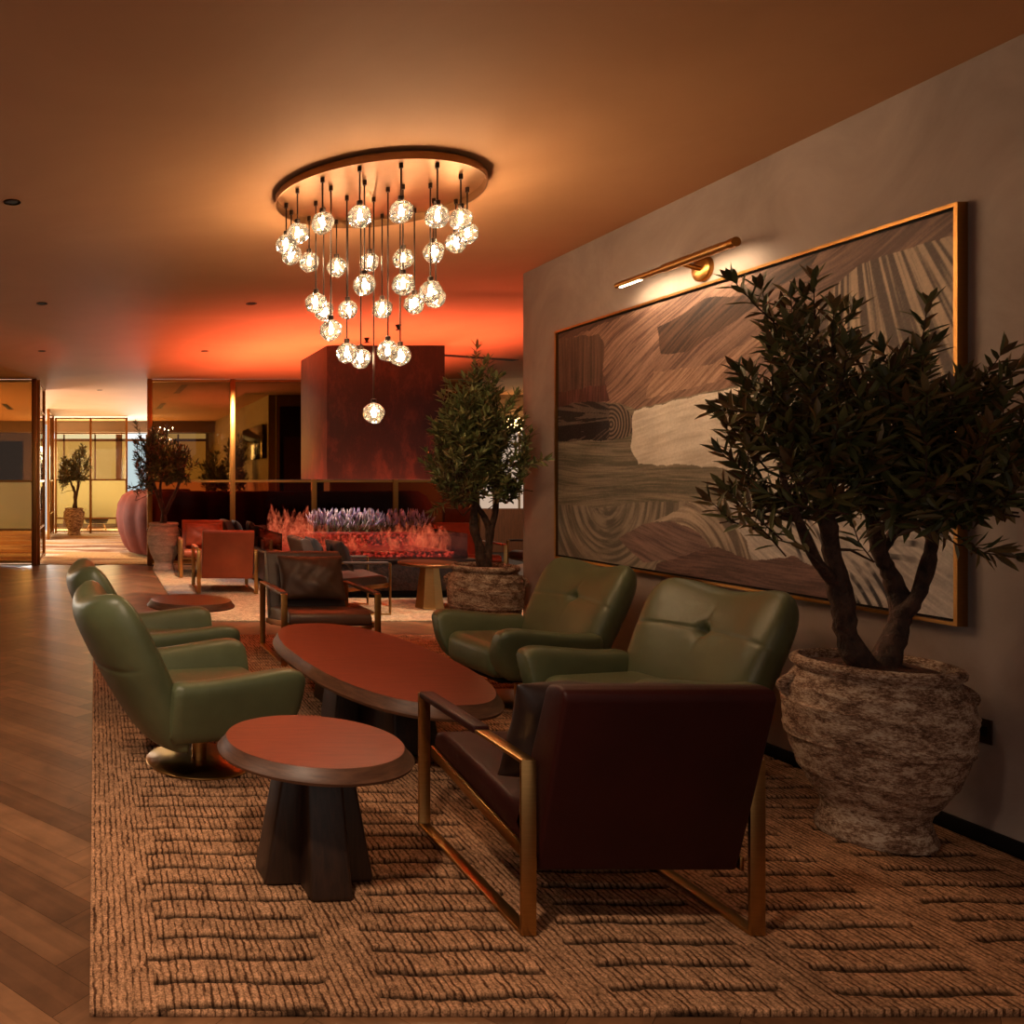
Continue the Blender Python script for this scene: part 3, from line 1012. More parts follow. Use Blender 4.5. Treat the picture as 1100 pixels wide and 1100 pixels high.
    # thin dark contour under the cream shape, and a general canvas mottling
    C *= (0.70 + 0.60 * fbm(U * 4, V * 5, 30, 5))[..., None]
    Pq = np.stack([np.full(px.shape, -0.032), Yw - (yn + yf) / 2, Zw - (z0 + z1) / 2], -1)
    grid_obj('canvas', Pq, C, M['paint'], t)
painting()

# picture light over it
def picture_light():
    t = thing('picture_light', 'brass tube picture light on the wall above the painting', 'picture light', (WALLX, 4.9, 2.76))
    ym = [(4.50, 4.56, 0.024), (4.56, 5.02, 0.026), (5.02, 5.22, 0.018), (5.22, 5.48, 0.022)]
    off = -0.155
    zz = 0.035
    b = MB()
    for a, c, r in ym[:2]:
        b.tube([(off, a - 4.9, zz), (off, c - 4.9, zz)], r, 18)
    b.build('tube_housing', M['brass'], t, smooth=True)
    b = MB()
    b.tube([(off, 5.02 - 4.9, zz), (off, 5.48 - 4.9, zz)], 0.019, 18)
    b.build('tube_arm', M['brass'], t, smooth=True)
    MB().tube([(off, 4.46 - 4.9, zz), (off, 4.5 - 4.9, zz)], 0.027, 18).build('end_cap', M['brass_dark'], t, smooth=True)
    m = MB()
    m.box(off - 0.010, off + 0.010, 5.24 - 4.9, 5.44 - 4.9, zz - 0.0215, zz - 0.017)
    m.build('light_slit', M['led'], t)
    m = MB()
    m.tube([(-0.03, 0, 0.0), (off, 0, zz)], 0.014, 12)
    m.build('bracket', M['brass_dark'], t, smooth=True)
    m = MB()
    rs = []
    for x, r in ((0.0, 0.075), (-0.022, 0.075), (-0.03, 0.068), (-0.03, 0.02)):
        rs.append([(x, r * math.cos(2 * PI * i / 40), r * math.sin(2 * PI * i / 40)) for i in range(40)])
    m.rings(rs).build('wall_disc', M['brass_dark'], t, smooth=True)
    d = bpy.data.lights.new('picture_lamp', 'AREA')
    d.shape = 'RECTANGLE'; d.size = 0.02; d.size_y = 0.9; d.energy = 1.7; d.color = (1.0, 0.72, 0.44); d.spread = math.radians(150)
    o = bpy.data.objects.new('picture_lamp', d)
    COL.objects.link(o)
    o.parent = t
    o.location = (off, 0.08, zz - 0.03)
    o.rotation_euler = (0, math.radians(-38), 0)
picture_light()
ot = thing('wall_outlet', 'small bronze power outlet on the right wall beside the big pot', 'outlet', (WALLX, 3.37, 0.47))
MB().box(-0.008, -0.0005, -0.045, 0.045, -0.05, 0.05).build('plate', M['plate'], ot, bevel=0.002)
m_ = MB()
for y in (-0.018, 0.018): m_.box(-0.0095, -0.008, y - 0.012, y + 0.012, -0.02, 0.02)
m_.build('socket', M['black'], ot)

# ================================================================== POTTED OLIVE TREES
def pot_parts(t, scale=1.0, tall=1.0, handles=True, seed=0, clay='terracotta'):
    body = [(0.186, 0.0), (0.192, 0.02), (0.176, 0.07), (0.168, 0.105), (0.174, 0.13), (0.205, 0.18), (0.240, 0.25), (0.270, 0.33), (0.288, 0.41), (0.297, 0.48),
            (0.296, 0.54), (0.286, 0.60), (0.270, 0.64), (0.255, 0.662), (0.248, 0.670), (0.256, 0.682), (0.268, 0.692), (0.270, 0.708), (0.260, 0.722), (0.242, 0.727), (0.232, 0.718), (0.226, 0.70), (0.224, 0.66)]
    def rad(z):
        for (r0, z0), (r1, z1) in zip(body[:-1], body[1:]):
            if z0 <= z <= z1: return r0 + (r1 - r0) * (z - z0) / (z1 - z0 or 1)
        return 0.25
    prof = [(0.0, 0.0)] + body[:5]
    for k in range(1, 52):
        z = 0.13 + (0.64 - 0.13) * k / 52
        rr = rad(z)
        for zc in (0.255, 0.272, 0.395, 0.410, 0.425, 0.525, 0.540, 0.605):
            rr += 0.0070 * math.exp(-((z - zc) / 0.006) ** 2)
        prof.append((rr + 0.0012 * math.sin(z * 260), z))
    prof += body[12:] + [(0.0, 0.66)]
    prof = [(r * scale, z * scale * tall) for r, z in prof]
    MB().lathe(prof, 72, wob=0.003).build('pot', M[clay], t, smooth=True)
    if handles:
        for s in (-1, 1):
            a0 = math.radians(180 - 22 if s < 0 else -22)
            c = Vector((math.cos(a0), math.sin(a0), 0))
            pts = []
            for k in range(9):
                f = k / 8 * PI
                pts.append(c * (0.262 + 0.05 * math.sin(f)) * scale + Vector((0, 0, (0.64 - 0.09 * k / 8) * scale * tall)))
            MB().tube(pts, 0.019 * scale, 10).build('handle', M['terracotta'], t, smooth=True)
    n = 26
    m = MB()
    rs = []
    for r in (0.224, 0.17, 0.11, 0.05, 0.01):
        rs.append([(r * scale * math.cos(2 * PI * i / n), r * scale * math.sin(2 * PI * i / n), scale * tall * 0.690 + scale * (0.225 - r) * 0.10 + random.uniform(-.006, .008)) for i in range(n)])
    m.rings(rs).build('soil', M['soil'], t, smooth=True)
    return scale * tall * 0.675

def leaf(m, p, d, side, ln, w, col):
    d = d.normalized()
    s = side - d * side.dot(d)
    if s.length < 1e-4: s = d.orthogonal()
    s.normalize()
    nrm = d.cross(s)
    droop = -nrm * ln * random.uniform(-0.12, 0.12)
    p1 = p + d * ln * 0.30; p2 = p + d * ln * 0.68 + droop * 0.5; tip = p + d * ln + droop
    fold = nrm * w * 0.18
    m.add([p, p1 + s * w * .42 + fold, p1 - s * w * .42 + fold, p1, p2 + s * w * .38 + fold, p2 - s * w * .38 + fold, p2, tip],
          [(0, 3, 1), (0, 2, 3), (1, 3, 6, 4), (3, 2, 5, 6), (4, 6, 7), (6, 5, 7)], col)
def twig(mw, ml, p0, p1, leaf_len, leaf_w, tones_, dens=1.0, tip_tuft=True):
    p0 = Vector(p0); p1 = Vector(p1)
    mid = (p0 + p1) / 2 + Vector((random.uniform(-.03, .03), random.uniform(-.03, .03), random.uniform(-.04, .0)))
    pts = [p0, mid, p1]
    ln = (p1 - p0).length
    mw.tube(pts, [0.004, 0.003, 0.0015], 4)
    n = max(4, int(ln / leaf_len * 5.2 * dens))
    for k in range(n):
        f = 0.22 + 0.78 * k / n
        q = p0.lerp(mid, f * 2) if f < 0.5 else mid.lerp(p1, f * 2 - 1)
        d = ((mid - p0) if f < 0.5 else (p1 - mid)).normalized()
        side = d.orthogonal()
        side.rotate(Matrix.Rotation(k * 2.4 + random.uniform(-.5, .5), 3, d))
        dirn = d * random.uniform(0.45, 0.9) + side * 0.8 + Vector((0, 0, 0.12))
        leaf(ml, q, dirn, d.cross(side), leaf_len * random.uniform(0.7, 1.15), leaf_w * random.uniform(0.8, 1.15), random.choice(tones_))
    if tip_tuft:
        d = (p1 - mid).normalized()
        for k in range(4):
            side = d.orthogonal(); side.rotate(Matrix.Rotation(k * 1.57 + 0.4, 3, d))
            leaf(ml, p1, d + side * 0.45, d.cross(side), leaf_len * random.uniform(0.8, 1.1), leaf_w, random.choice(tones_))
def limb(m, pts, r0, r1, n=9, knob=0.10):
    """a crooked, knobbly limb through the given places"""
    pts = [Vector(p) for p in pts]
    out = []; rad = []
    steps = 6
    tot = (len(pts) - 1) * steps
    for i in range(len(pts) - 1):
        for k in range(steps):
            f = k / steps
            pm = pts[max(i - 1, 0)]; pn = pts[min(i + 2, len(pts) - 1)]
            a, b = pts[i], pts[i + 1]
            q = 0.5 * ((2 * a) + (b - pm) * f + (2 * pm - 5 * a + 4 * b - pn) * f * f + (3 * a - pm - 3 * b + pn) * f ** 3)
            out.append(q + Vector((random.uniform(-1, 1), random.uniform(-1, 1), 0)) * r0 * 0.06)
            g = (i * steps + k) / tot
            rad.append((r0 + (r1 - r0) * g) * (1 + knob * math.sin(g * 23) + random.uniform(-knob, knob)))
    out.append(pts[-1]); rad.append(r1)
    m.tube(out, rad, n)
    return out
OL = [rgb(96, 106, 62), rgb(118, 126, 76), rgb(80, 90, 50), rgb(136, 136, 86), rgb(106, 104, 60), rgb(124, 108, 66)]
OLD = [rgb(88, 92, 54), rgb(106, 106, 64), rgb(70, 76, 44), rgb(118, 100, 62), rgb(98, 76, 48)]

def olive_tree(name, label, loc, limbs, crown, ntwig, leaf_len, leaf_w, tones_, pot_scale=1.0, tall=1.0, keep=None, extra=(), seed=1, dens=1.0, handles=True, rz=0.0, tw=(0.2, 0.34), clay='terracotta'):
    """limbs: world polylines with radii; crown: list of (centre, radii) ellipsoids in world"""
    random.seed(seed)
    t = thing(name, label, 'potted tree', loc, rz, 'potted olive trees')
    zs = pot_parts(t, pot_scale, tall, handles, clay=clay)
    o = Vector(loc)
    wood = MB(); lv = MB()
    ends = []
    for pts, r0, r1 in limbs:
        q = limb(wood, [Vector(p) - o for p in pts], r0, r1)
        ends += q[len(q) // 2:]
    for (p0, p1) in extra:
        twig(wood, lv, Vector(p0) - o, Vector(p1) - o, leaf_len, leaf_w, tones_, dens)
    vol = [r[0] * r[1] * r[2] for c, r in crown]
    made = 0; tries = 0
    while made < ntwig and tries < ntwig * 30:
        tries += 1
        c, r = random.choices(crown, vol)[0]
        v = Vector((random.gauss(0, 1), random.gauss(0, 1), random.gauss(0, 1))).normalized() * random.uniform(0.35, 1.0) ** 0.5
        p = Vector(c) + Vector((v.x * r[0], v.y * r[1], v.z * r[2]))
        if keep and not keep(p): continue
        dirn = (v * 0.8 + Vector((0, 0, 0.65)) + Vector((random.uniform(-.4, .4), random.uniform(-.4, .4), random.uniform(-.2, .2)))).normalized()
        p0 = p - dirn * random.uniform(*tw)
        twig(wood, lv, p0 - o, p - o, leaf_len, leaf_w, tones_, dens)
        if made % 4 == 0:
            e = min(ends, key=lambda q: (q + o - p0).length)
            mid = (e + p0 - o) / 2 + Vector((random.uniform(-.04, .04), random.uniform(-.04, .04), 0.02))
            if (e - (p0 - o)).length < 0.55: wood.tube([e, mid, p0 - o], [0.008, 0.006, 0.004], 5)
        made += 1
    wood.build('trunk', M['bark'], t, smooth=True)
    lv.build('foliage', M['leaf'], t)
    return t

# big tree in the near right corner
TY = 3.40
def big(px, py, Y): return P3(px, py, Y)
loc = (3.235, TY, 0.024)
limbs = [
    ([big(940, 728, 3.40), big(912, 690, 3.40), big(903, 640, 3.38), big(893, 590, 3.36), big(886, 540, 3.32), big(880, 470, 3.28), big(870, 400, 3.25)], 0.050, 0.012),
    ([big(942, 728, 3.40), big(960, 688, 3.42), big(968, 655, 3.44), big(958, 620, 3.44), big(944, 590, 3.42), big(935, 545, 3.38), big(920, 490, 3.35), big(925, 420, 3.3)], 0.048, 0.010),
    ([big(966, 662, 3.43), big(985, 640, 3.38), big(998, 600, 3.34), big(1004, 560, 3.30), big(1012, 500, 3.24), big(1018, 430, 3.18)], 0.032, 0.009),
    ([big(898, 628, 3.38), big(876, 600, 3.32), big(858, 560, 3.26), big(846, 530, 3.24), big(838, 500, 3.22)], 0.024, 0.008),
    ([big(945, 592, 3.42), big(962, 570, 3.44), big(985, 530, 3.42), big(990, 470, 3.36)], 0.024, 0.008)]
crown = [((2.96, 3.34, 1.88), (0.36, 0.34, 0.40)), ((3.20, 3.22, 1.70), (0.34, 0.38, 0.40)), ((2.86, 3.36, 1.62), (0.28, 0.32, 0.30)), ((3.32, 3.12, 1.62), (0.24, 0.40, 0.30))]
def keep_big(p):
    if p.x > 3.52: return False
    px = 102 + 880 * p.x / p.y; py = 515 - 880 * (p.z - 1.5) / p.y
    return px > 775 and py > 312 and py < 600 and not (930 < px < 1010 and py < 380 - abs(px - 968) * 0.2)
extra = [(big(836, 350, 3.3), big(789, 303, 3.3)), (big(880, 360, 3.3), big(874, 303, 3.3)), (big(1000, 400, 3.25), big(996, 330, 3.25)),
         (big(820, 570, 3.25), big(765, 540, 3.25)), (big(1020, 570, 3.2), big(1095, 600, 3.05)), (big(1040, 420, 3.15), big(1098, 410, 3.05)), (big(840, 580, 3.25), big(780, 525, 3.22)),
         (big(850, 440, 3.3), big(772, 440, 3.25)), (big(990, 560, 3.2), big(1060, 590, 3.08)), (big(870, 400, 3.3), big(818, 312, 3.3))]
olive_tree('potted_olive_tree', 'large olive tree in a big banded terracotta pot in the near right corner', loc, limbs, crown, 235, 0.094, 0.027, OLD, 1.0, 1.0, keep_big, extra, 11)

# middle tree at the end of the wall
loc = (3.30, 6.93, 0.024)
Y = 6.93
limbs = [
    ([P3(520, 614, Y), P3(515, 588, Y), P3(509, 566, Y), P3(510, 540, Y), P3(512, 500, Y), P3(516, 440, Y), P3(512, 390, Y)], 0.047, 0.009),
    ([P3(522, 614, Y), P3(524, 590, Y), P3(526, 570, Y), P3(518, 552, Y), P3(506, 536, Y), P3(490, 510, Y), P3(482, 470, Y)], 0.042, 0.008),
    ([P3(525, 575, Y), P3(531, 555, Y), P3(534, 530, Y), P3(536, 500, Y), P3(540, 460, Y)], 0.030, 0.008)]
crown = [((3.22, 6.85, 1.98), (0.34, 0.34, 0.42)), ((3.08, 6.85, 1.66), (0.30, 0.34, 0.36)), ((3.42, 6.80, 1.66), (0.24, 0.30, 0.32)), ((3.24, 6.85, 2.34), (0.15, 0.16, 0.20)), ((3.02, 6.8, 1.98), (0.2, 0.24, 0.26))]
def keep_mid(p):
    return p.x < 3.52
extra = [(P3(545, 500, Y - .25), P3(584, 494, 6.3)), (P3(512, 420, Y), P3(512, 374, Y)), (P3(516, 430, Y), P3(524, 388, Y)), (P3(500, 440, Y), P3(482, 412, Y)),
         (P3(535, 470, Y - .2), P3(558, 452, 6.6)), (P3(490, 530, Y), P3(466, 548, Y))]
olive_tree('potted_olive_tree', 'olive tree in a terracotta pot at the end of the painting wall', loc, limbs, crown, 290, 0.086, 0.028, OL, 1.0, 1.04, keep_mid, extra, 22)

# left rear tree beside the curved sofa
Y = 13.5
loc = (1.135, Y, 0.0165)
limbs = [
    ([P3(175, 566, Y), P3(176, 552, Y), P3(172, 538, Y), P3(165, 520, Y), P3(160, 500, Y), P3(154, 478, Y)], 0.055, 0.010),
    ([P3(177, 552, Y), P3(183, 540, Y), P3(190, 525, Y), P3(197, 505, Y), P3(202, 488, Y)], 0.04, 0.010),
    ([P3(175, 545, Y), P3(172, 525, Y), P3(176, 500, Y), P3(174, 480, Y)], 0.03, 0.008)]
crown = [((0.92, Y, 1.98), (0.26, 0.28, 0.42)), ((1.20, Y, 1.82), (0.30, 0.30, 0.36)), ((1.46, Y, 1.76), (0.22, 0.26, 0.30)), ((0.82, Y, 1.55), (0.2, 0.24, 0.26))]
extra = [(P3(152, 480, Y), P3(146, 456, Y)), (P3(165, 525, Y), P3(142, 524, Y)), (P3(178, 480, Y), P3(180, 462, Y))]
olive_tree('potted_olive_tree', 'olive tree in a pale tall pot at the end of the curved sofa', loc, limbs, crown, 130, 0.12, 0.028, OLD, 0.92, 1.16, None, extra, 33, handles=True, clay='pale_clay')

# farthest tree, before the thin screen
Y = 22.0
loc = (-0.56, Y, 0.010)
limbs = [
    ([P3(80, 548, Y), P3(81, 537, Y), P3(80, 528, Y), P3(76, 518, Y), P3(72, 505, Y)], 0.07, 0.012),
    ([P3(81, 535, Y), P3(84, 522, Y), P3(85, 508, Y), P3(86, 490, Y)], 0.05, 0.012)]
crown = [((-0.78, Y, 1.72), (0.34, 0.34, 0.34)), ((-0.42, Y, 1.86), (0.32, 0.30, 0.40)), ((-0.32, Y, 2.2), (0.12, 0.14, 0.22)), ((-0.9, Y, 1.5), (0.2, 0.2, 0.2))]
olive_tree('potted_olive_tree', 'small distant olive tree in a pot before the thin gold framed screen', loc, limbs, crown, 110, 0.13, 0.03, OLD, 0.95, 1.05, lambda p: p.x > -0.95, [], 44)
# dark shrubs behind the bronze glass
for k, (px, py, Y, lab) in enumerate([(229, 500, 19.5, 'dark potted shrub seen through the bronze glass, left of the post'), (255, 494, 18.4, 'tall dark potted shrub seen through the bronze glass under the television')]):
    X = (px - 102) * Y / 880
    limbs = [([(X, Y, 0.6), (X - 0.05, Y, 0.95), (X + 0.05, Y, 1.3), (X, Y, 1.8)], 0.05, 0.01)]
    crown = [((X, Y, 1.7), (0.34, 0.34, 0.5)), ((X + 0.1, Y, 1.5), (0.36, 0.3, 0.35))] if k == 0 else [((X, Y, 1.95), (0.26, 0.28, 0.62)), ((X + 0.12, Y, 1.5), (0.3, 0.3, 0.35))]
    olive_tree('potted_olive_tree', lab, (X, Y, 0.008), limbs, crown, 80, 0.14, 0.034, OLD, 0.9, 1.0, lambda p: p.x < 3.36, [], 50 + k, handles=False)

# ================================================================== SOFT SHAPES
def pillow_mesh(w, h, t, nu=18, nv=18, pw=2.6, lean=None, pinch=0.06, tuft=None, seed=0):
    """puffed cushion standing in local XZ, thickness along Y"""
    rnd = random.Random(seed)
    ph = [rnd.uniform(0, 6) for _ in range(4)]
    V = []; F = []
    for side in (1, -1):
        for j in range(nv + 1):
            for i in range(nu + 1):
                u = -1 + 2 * i / nu; v = -1 + 2 * j / nv
                e = max(0.0, (1 - abs(u) ** pw)) ** 0.55 * max(0.0, (1 - abs(v) ** pw)) ** 0.55
                x = u * w / 2 * (1 - pinch * (1 - abs(u) ** 2) * abs(v) ** 4 * 0 - pinch * (v * v) * (1 - u * u) * 0 )
                x = u * w / 2 * (1 - pinch * (1 - v * v))
                z = v * h / 2 * (1 - pinch * (1 - u * u))
                y = side * t / 2 * e
                y += side * e * 0.010 * (math.sin(u * 6 + ph[0] + v * 3) + math.sin(v * 7 + ph[1] - u * 4) * 0.7 + 0.6 * math.sin(u * 15 + ph[2] + 3 * math.sin(v * 4 + ph[3])))
                V.append((x, y, z))
    n = (nu + 1) * (nv + 1)
    for s in range(2):
        for j in range(nv):
            for i in range(nu):
                a = s * n + j * (nu + 1) + i
                q = (a, a + 1, a + nu + 2, a + nu + 1)
                F.append(q if s == 1 else tuple(reversed(q)))
    m = MB(); m.add(V, F)
    return m
def merge_build(m, name, mat, parent=None, sub=0):
    o = m.build(name, mat, parent, smooth=True)
    bm = bmesh.new(); bm.from_mesh(o.data)
    bmesh.ops.remove_doubles(bm, verts=bm.verts, dist=0.0006)
    bmesh.ops.recalc_face_normals(bm, faces=bm.faces)
    for f in bm.faces: f.smooth = True
    for e in bm.edges: e.smooth = True
    bm.to_mesh(o.data); bm.free()
    if sub:
        s = o.modifiers.new('sub', 'SUBSURF'); s.levels = s.render_levels = sub
    return o
def slab(pts_side, x0, x1):
    """side profile (y,z) swept across x"""
    n = len(pts_side)
    m = MB()
    m.add([(x0, y, z) for y, z in pts_side] + [(x1, y, z) for y, z in pts_side],
          [tuple(range(n)), tuple(reversed(range(n, 2 * n)))] + [(i, n + i, n + (i + 1) % n, (i + 1) % n) for i in range(n)])
    return m

# ================================================================== METAL-FRAMED LOUNGE CHAIRS (front is local +Y)
def lounge_chair(label, loc, rz, leather, frame, back, group='metal framed lounge chairs', pad=True):
    t = thing('lounge_chair', label, 'armchair', loc, rz, group)
    hw, hd, H, bw, th = 0.395, 0.425, 0.57, 0.05, 0.013
    for s in (-1, 1):
        xa, xb = sorted((s * hw, s * (hw - bw)))
        pr = [(-hd, 0), (hd, 0), (hd, H), (-hd, H)]
        ip = [(-hd + th, th), (hd - th, th), (hd - th, H - th), (-hd + th, H - th)]
        m = MB()
        v = [(xa, y, z) for y, z in pr] + [(xa, y, z) for y, z in ip] + [(xb, y, z) for y, z in pr] + [(xb, y, z) for y, z in ip]
        f = []
        for i in range(4):
            j = (i + 1) % 4
            f += [(i, j, 4 + j, 4 + i), (8 + i, 12 + i, 12 + j, 8 + j), (i, 8 + i, 8 + j, j), (4 + i, 4 + j, 12 + j, 12 + i)]
        m.add(v, f)
        m.build('side_frame', frame, t, bevel=0.003, seg=2)
        if pad:
            m = MB().box(xa - 0.006, xb + 0.006, -0.10, hd - 0.03, H - th - 0.004, H + 0.012)
            m.build('arm_pad', leather, t, bevel=0.008, seg=3)
        # sloping seat rail
        xa2, xb2 = sorted((s * (hw - bw), s * (hw - bw - 0.014)))
        slab([(hd - 0.012, 0.30), (hd - 0.012, 0.345), (-0.40, 0.245), (-0.40, 0.20)], xa2, xb2).build('seat_rail', frame, t, bevel=0.002)
    iw = hw - bw - 0.016
    MB().box(-iw, iw, hd - 0.06, hd - 0.02, 0.285, 0.30).build('crossbar', frame, t)
    MB().box(-iw, iw, -0.30, -0.27, 0.205, 0.22).build('crossbar', frame, t)
    # seat cushion
    m = slab([(0.41, 0.315), (0.425, 0.36), (0.41, 0.405), (0.34, 0.428), (-0.28, 0.365), (-0.36, 0.33), (-0.36, 0.22), (-0.2, 0.235)], -iw, iw)
    m.build('seat', leather, t, bevel=0.022, seg=4, angle=12)
    m = slab([(-0.25, 0.30), (-0.37, 0.19), (-0.395, 0.20), (-0.555, 0.80), (-0.545, 0.825), (-0.50, 0.832), (-0.455, 0.822), (-0.44, 0.80)], -iw, iw)
    m.build('backrest', back, t, bevel=0.014, seg=4, angle=20)
    return t
def throw_pillow(label, loc, rot, w, h, th, mat, group='loose pillows on the lounge chairs', seed=1):
    o = merge_build(pillow_mesh(w, h, th, seed=seed), 'throw_pillow', mat, None, 1)
    o.location = loc
    o.rotation_euler = rot
    return tag(o, label, 'pillow', group)

RZ = 0.024    # resting height on the main rug
lounge_chair('dark brown leather lounge chair with brass frame seen from behind in the foreground', (1.772, 3.07, RZ), 0, M['brown_leather'], M['brass'], M['brown_leather'])
throw_pillow('dark pleated leather pillow leaning in the foreground lounge chair', (1.735, 2.835, 0.63), (math.radians(21), 0, 0), 0.65, 0.40, 0.22, M['pillow_black'], seed=4)
lounge_chair('brown leather lounge chair facing the camera at the far end of the oval table', (1.868, 6.90, RZ), PI, M['choc_leather'], M['brass_dark'], M['taupe_leather'])
throw_pillow('large brown leather pillow on the chair at the far end of the oval table', (1.89, 7.15, 0.64), (math.radians(21), 0, PI), 0.60, 0.42, 0.18, M['pillow_brown'], seed=5)
RZ2 = 0.016
lounge_chair('cognac leather lounge chair with its back to the camera on the pale rug', (1.735, 11.05, RZ2), math.radians(-2), M['orange_leather'], M['brass'], M['orange_leather'])
lounge_chair('cognac leather lounge chair facing the camera beside the tall pale pot', (1.70, 12.75, RZ2), math.radians(176), M['orange_leather'], M['brass'], M['orange_leather'])
throw_pillow('cognac leather pillow on the chair beside the tall pale pot', (1.72, 13.02, 0.62), (math.radians(21), 0, math.radians(176)), 0.60, 0.40, 0.16, M['orange_leather'], seed=6)
lounge_chair('dark taupe lounge chair facing right behind the two cognac chairs', (2.62, 13.32, RZ2), -PI / 2, M['taupe_leather'], M['brass'], M['taupe_leather'])
throw_pillow('grey pillow behind the cognac chairs, left of a pair', (2.35, 13.46, 0.64), (math.radians(20), 0, -PI / 2), 0.42, 0.42, 0.15, M['pillow_grey'], seed=7)
throw_pillow('dark pillow behind the cognac chairs, right of a pair', (2.53, 13.13, 0.65), (math.radians(20), 0, -PI / 2), 0.40, 0.40, 0.14, M['pillow_black'], seed=8)
lounge_chair('taupe lounge chair facing right beside the faceted brass table', (2.82, 9.36, RZ2), -PI / 2, M['taupe_leather'], M['brass'], M['taupe_leather'])
throw_pillow('grey pillow propped behind the near brown chair before the flames', (2.55, 9.48, 0.65), (math.radians(20), 0, -PI / 2), 0.44, 0.40, 0.15, M['pillow_grey'], seed=9)
throw_pillow('dark rumpled pillow beside the grey one before the flames', (2.74, 9.19, 0.655), (math.radians(24), 0, math.radians(-80)), 0.42, 0.38, 0.15, M['pillow_black'], seed=10)
lounge_chair('cognac lounge chair to the right of the fireplace behind the middle olive tree', (5.40, 11.9, RZ2), math.radians(176), M['orange_leather'], M['brass'], M['orange_leather'])
lounge_chair('dark lounge chair at the wall end, right of the cognac chair', (6.75, 12.2, 0.0), PI / 2, M['taupe_leather'], M['brass_dark'], M['taupe_leather'])

# ================================================================== GREEN SWIVEL ARMCHAIRS (front is local +Y)
def green_chair(label, loc, rz):
    t = thing('swivel_armchair', label, 'armchair', loc, rz, 'green leather swivel armchairs')
    MB().lathe([(0.001, 0.0), (0.275, 0.0), (0.278, 0.006), (0.272, 0.013), (0.06, 0.018), (0.001, 0.018)], 64).build('base_plate', M['brass'], t, smooth=True)
    MB().lathe([(0.038, 0.016), (0.038, 0.2)], 28).build('column', M['brass'], t, smooth=True)
    MB().box(-0.24, 0.24, -0.18, 0.3, 0.185, 0.215).build('seat_plate', M['black'], t, bevel=0.01)
    # seat cushion
    m = MB().box(-0.285, 0.285, -0.24, 0.375, 0.215, 0.435)
    m.build('seat', M['green'], t, bevel=0.075, seg=5)
    # arms: tall front, gently falling to the back, slightly flared out
    for s in (-1, 1):
        rs = []
        NN = 20
        for k in range(13):
            f = k / 12
            y = 0.41 - 0.69 * f
            top = 0.575 - 0.055 * min(1, f * 1.4)
            bot = 0.205 + 0.02 * (1 - f) + (0.16 * max(0, 1 - f * 7) ** 2)
            if k == 0: top -= 0.045
            if k == 1: top -= 0.010
            sc = 0.80 if k == 0 else (0.96 if k == 1 else 1.0)
            hz = (top - bot) / 2; zc = (top + bot) / 2
            hx = 0.072 * sc
            ring = []
            for i in range(NN):
                a = 2 * PI * i / NN
                ca, sa = math.cos(a), math.sin(a)
                ex = 2 / 3.2
                x = hx * math.copysign(abs(ca) ** ex, ca)
                z = hz * math.copysign(abs(sa) ** (2 / 4.0), sa)
                flare = 0.035 * (z / hz) 
                ring.append((s * (0.352 + flare + x * 1.0), y, zc + z))
            rs.append(ring)
        o = MB().rings(rs).build('armrest', M['green'], t, smooth=True)
        sm = o.modifiers.new('sub', 'SUBSURF'); sm.levels = sm.render_levels = 1
    # back shell
    nu, nv = 60, 84
    V = []; F = []
    for side in (1, -1):
        for j in range(nv + 1):
            v = j / nv
            for i in range(nu + 1):
                u = -1 + 2 * i / nu
                hw = 0.355 + 0.045 * math.sin(min(1, v * 1.15) * PI / 2) - 0.03 * max(0, 0.25 - v)
                hw *= 1 - 0.13 * max(0, (v - 0.72) / 0.28) ** 3.2
                z0 = 0.165; z1 = 0.880 + 0.085 * abs(u) ** 1.7 - 0.060 * abs(u) ** 6
                z = z0 + (z1 - z0) * v
                yc = -0.215 - 0.40 * v ** 1.05
                yc += 0.105 * abs(u) ** 2.2 * (0.35 + 0.65 * v)
                eu = max(0.0, 1 - abs(u) ** 5) ** 0.5
                ev = max(0.0, 1 - abs(2 * v - 1) ** 9) ** 0.5
                th = (0.092 + 0.026 * math.sin(v * PI)) * eu * ev
                if side == 1:
                    # stitched cross and a deep button on the front
                    zb = 0.645
                    th *= 1.0 - 0.07 * math.exp(-((z - zb) / 0.008) ** 2) * (abs(u) < 0.97)
                    th -= 0.007 * math.exp(-((u * hw) / 0.009) ** 2) * math.exp(-((z - zb) / 0.10) ** 2) * eu * ev
                    d2 = ((u * hw) ** 2 + (z - zb) ** 2)
                    th -= 0.045 * math.exp(-d2 / 0.0009) * eu
                    th += 0.010 * math.exp(-d2 / 0.02) * eu * ev
                else:
                    zb = 0.60
                    th *= 1.0 - 0.05 * math.exp(-((z - zb) / 0.010) ** 2)
                # face tilts with the lean
                y = yc + side * th * 0.90
                zz = z + side * th * 0.42
                V.append((u * hw, y, zz))
    n = (nu + 1) * (nv + 1)
    for s in range(2):
        for j in range(nv):
            for i in range(nu):
                a = s * n + j * (nu + 1) + i
                q = (a, a + 1, a + nu + 2, a + nu + 1)
                F.append(q if s == 1 else tuple(reversed(q)))
    bk = merge_build(MB().add(V, F), 'backrest', M['green'], t, 0)
    # button
    MB().lathe([(0.001, -0.006), (0.011, -0.004), (0.013, 0.0), (0.009, 0.005), (0.001, 0.007)], 16).build('button', M['green'], bk, smooth=True).location = (0, -0.432, 0.668)
    return t
g1 = green_chair('green leather swivel armchair on a brass disc, near left, seen from its side', (0.545, 4.29, RZ), math.radians(-78))
g2 = dup(g1, 'green leather swivel armchair behind the near left one, mostly hidden', (0.47, 5.50, RZ), math.radians(-84))
g3 = dup(g1, 'green leather swivel armchair by the painting, nearest the big pot', (2.80, 4.20, RZ), math.radians(90 + 11))
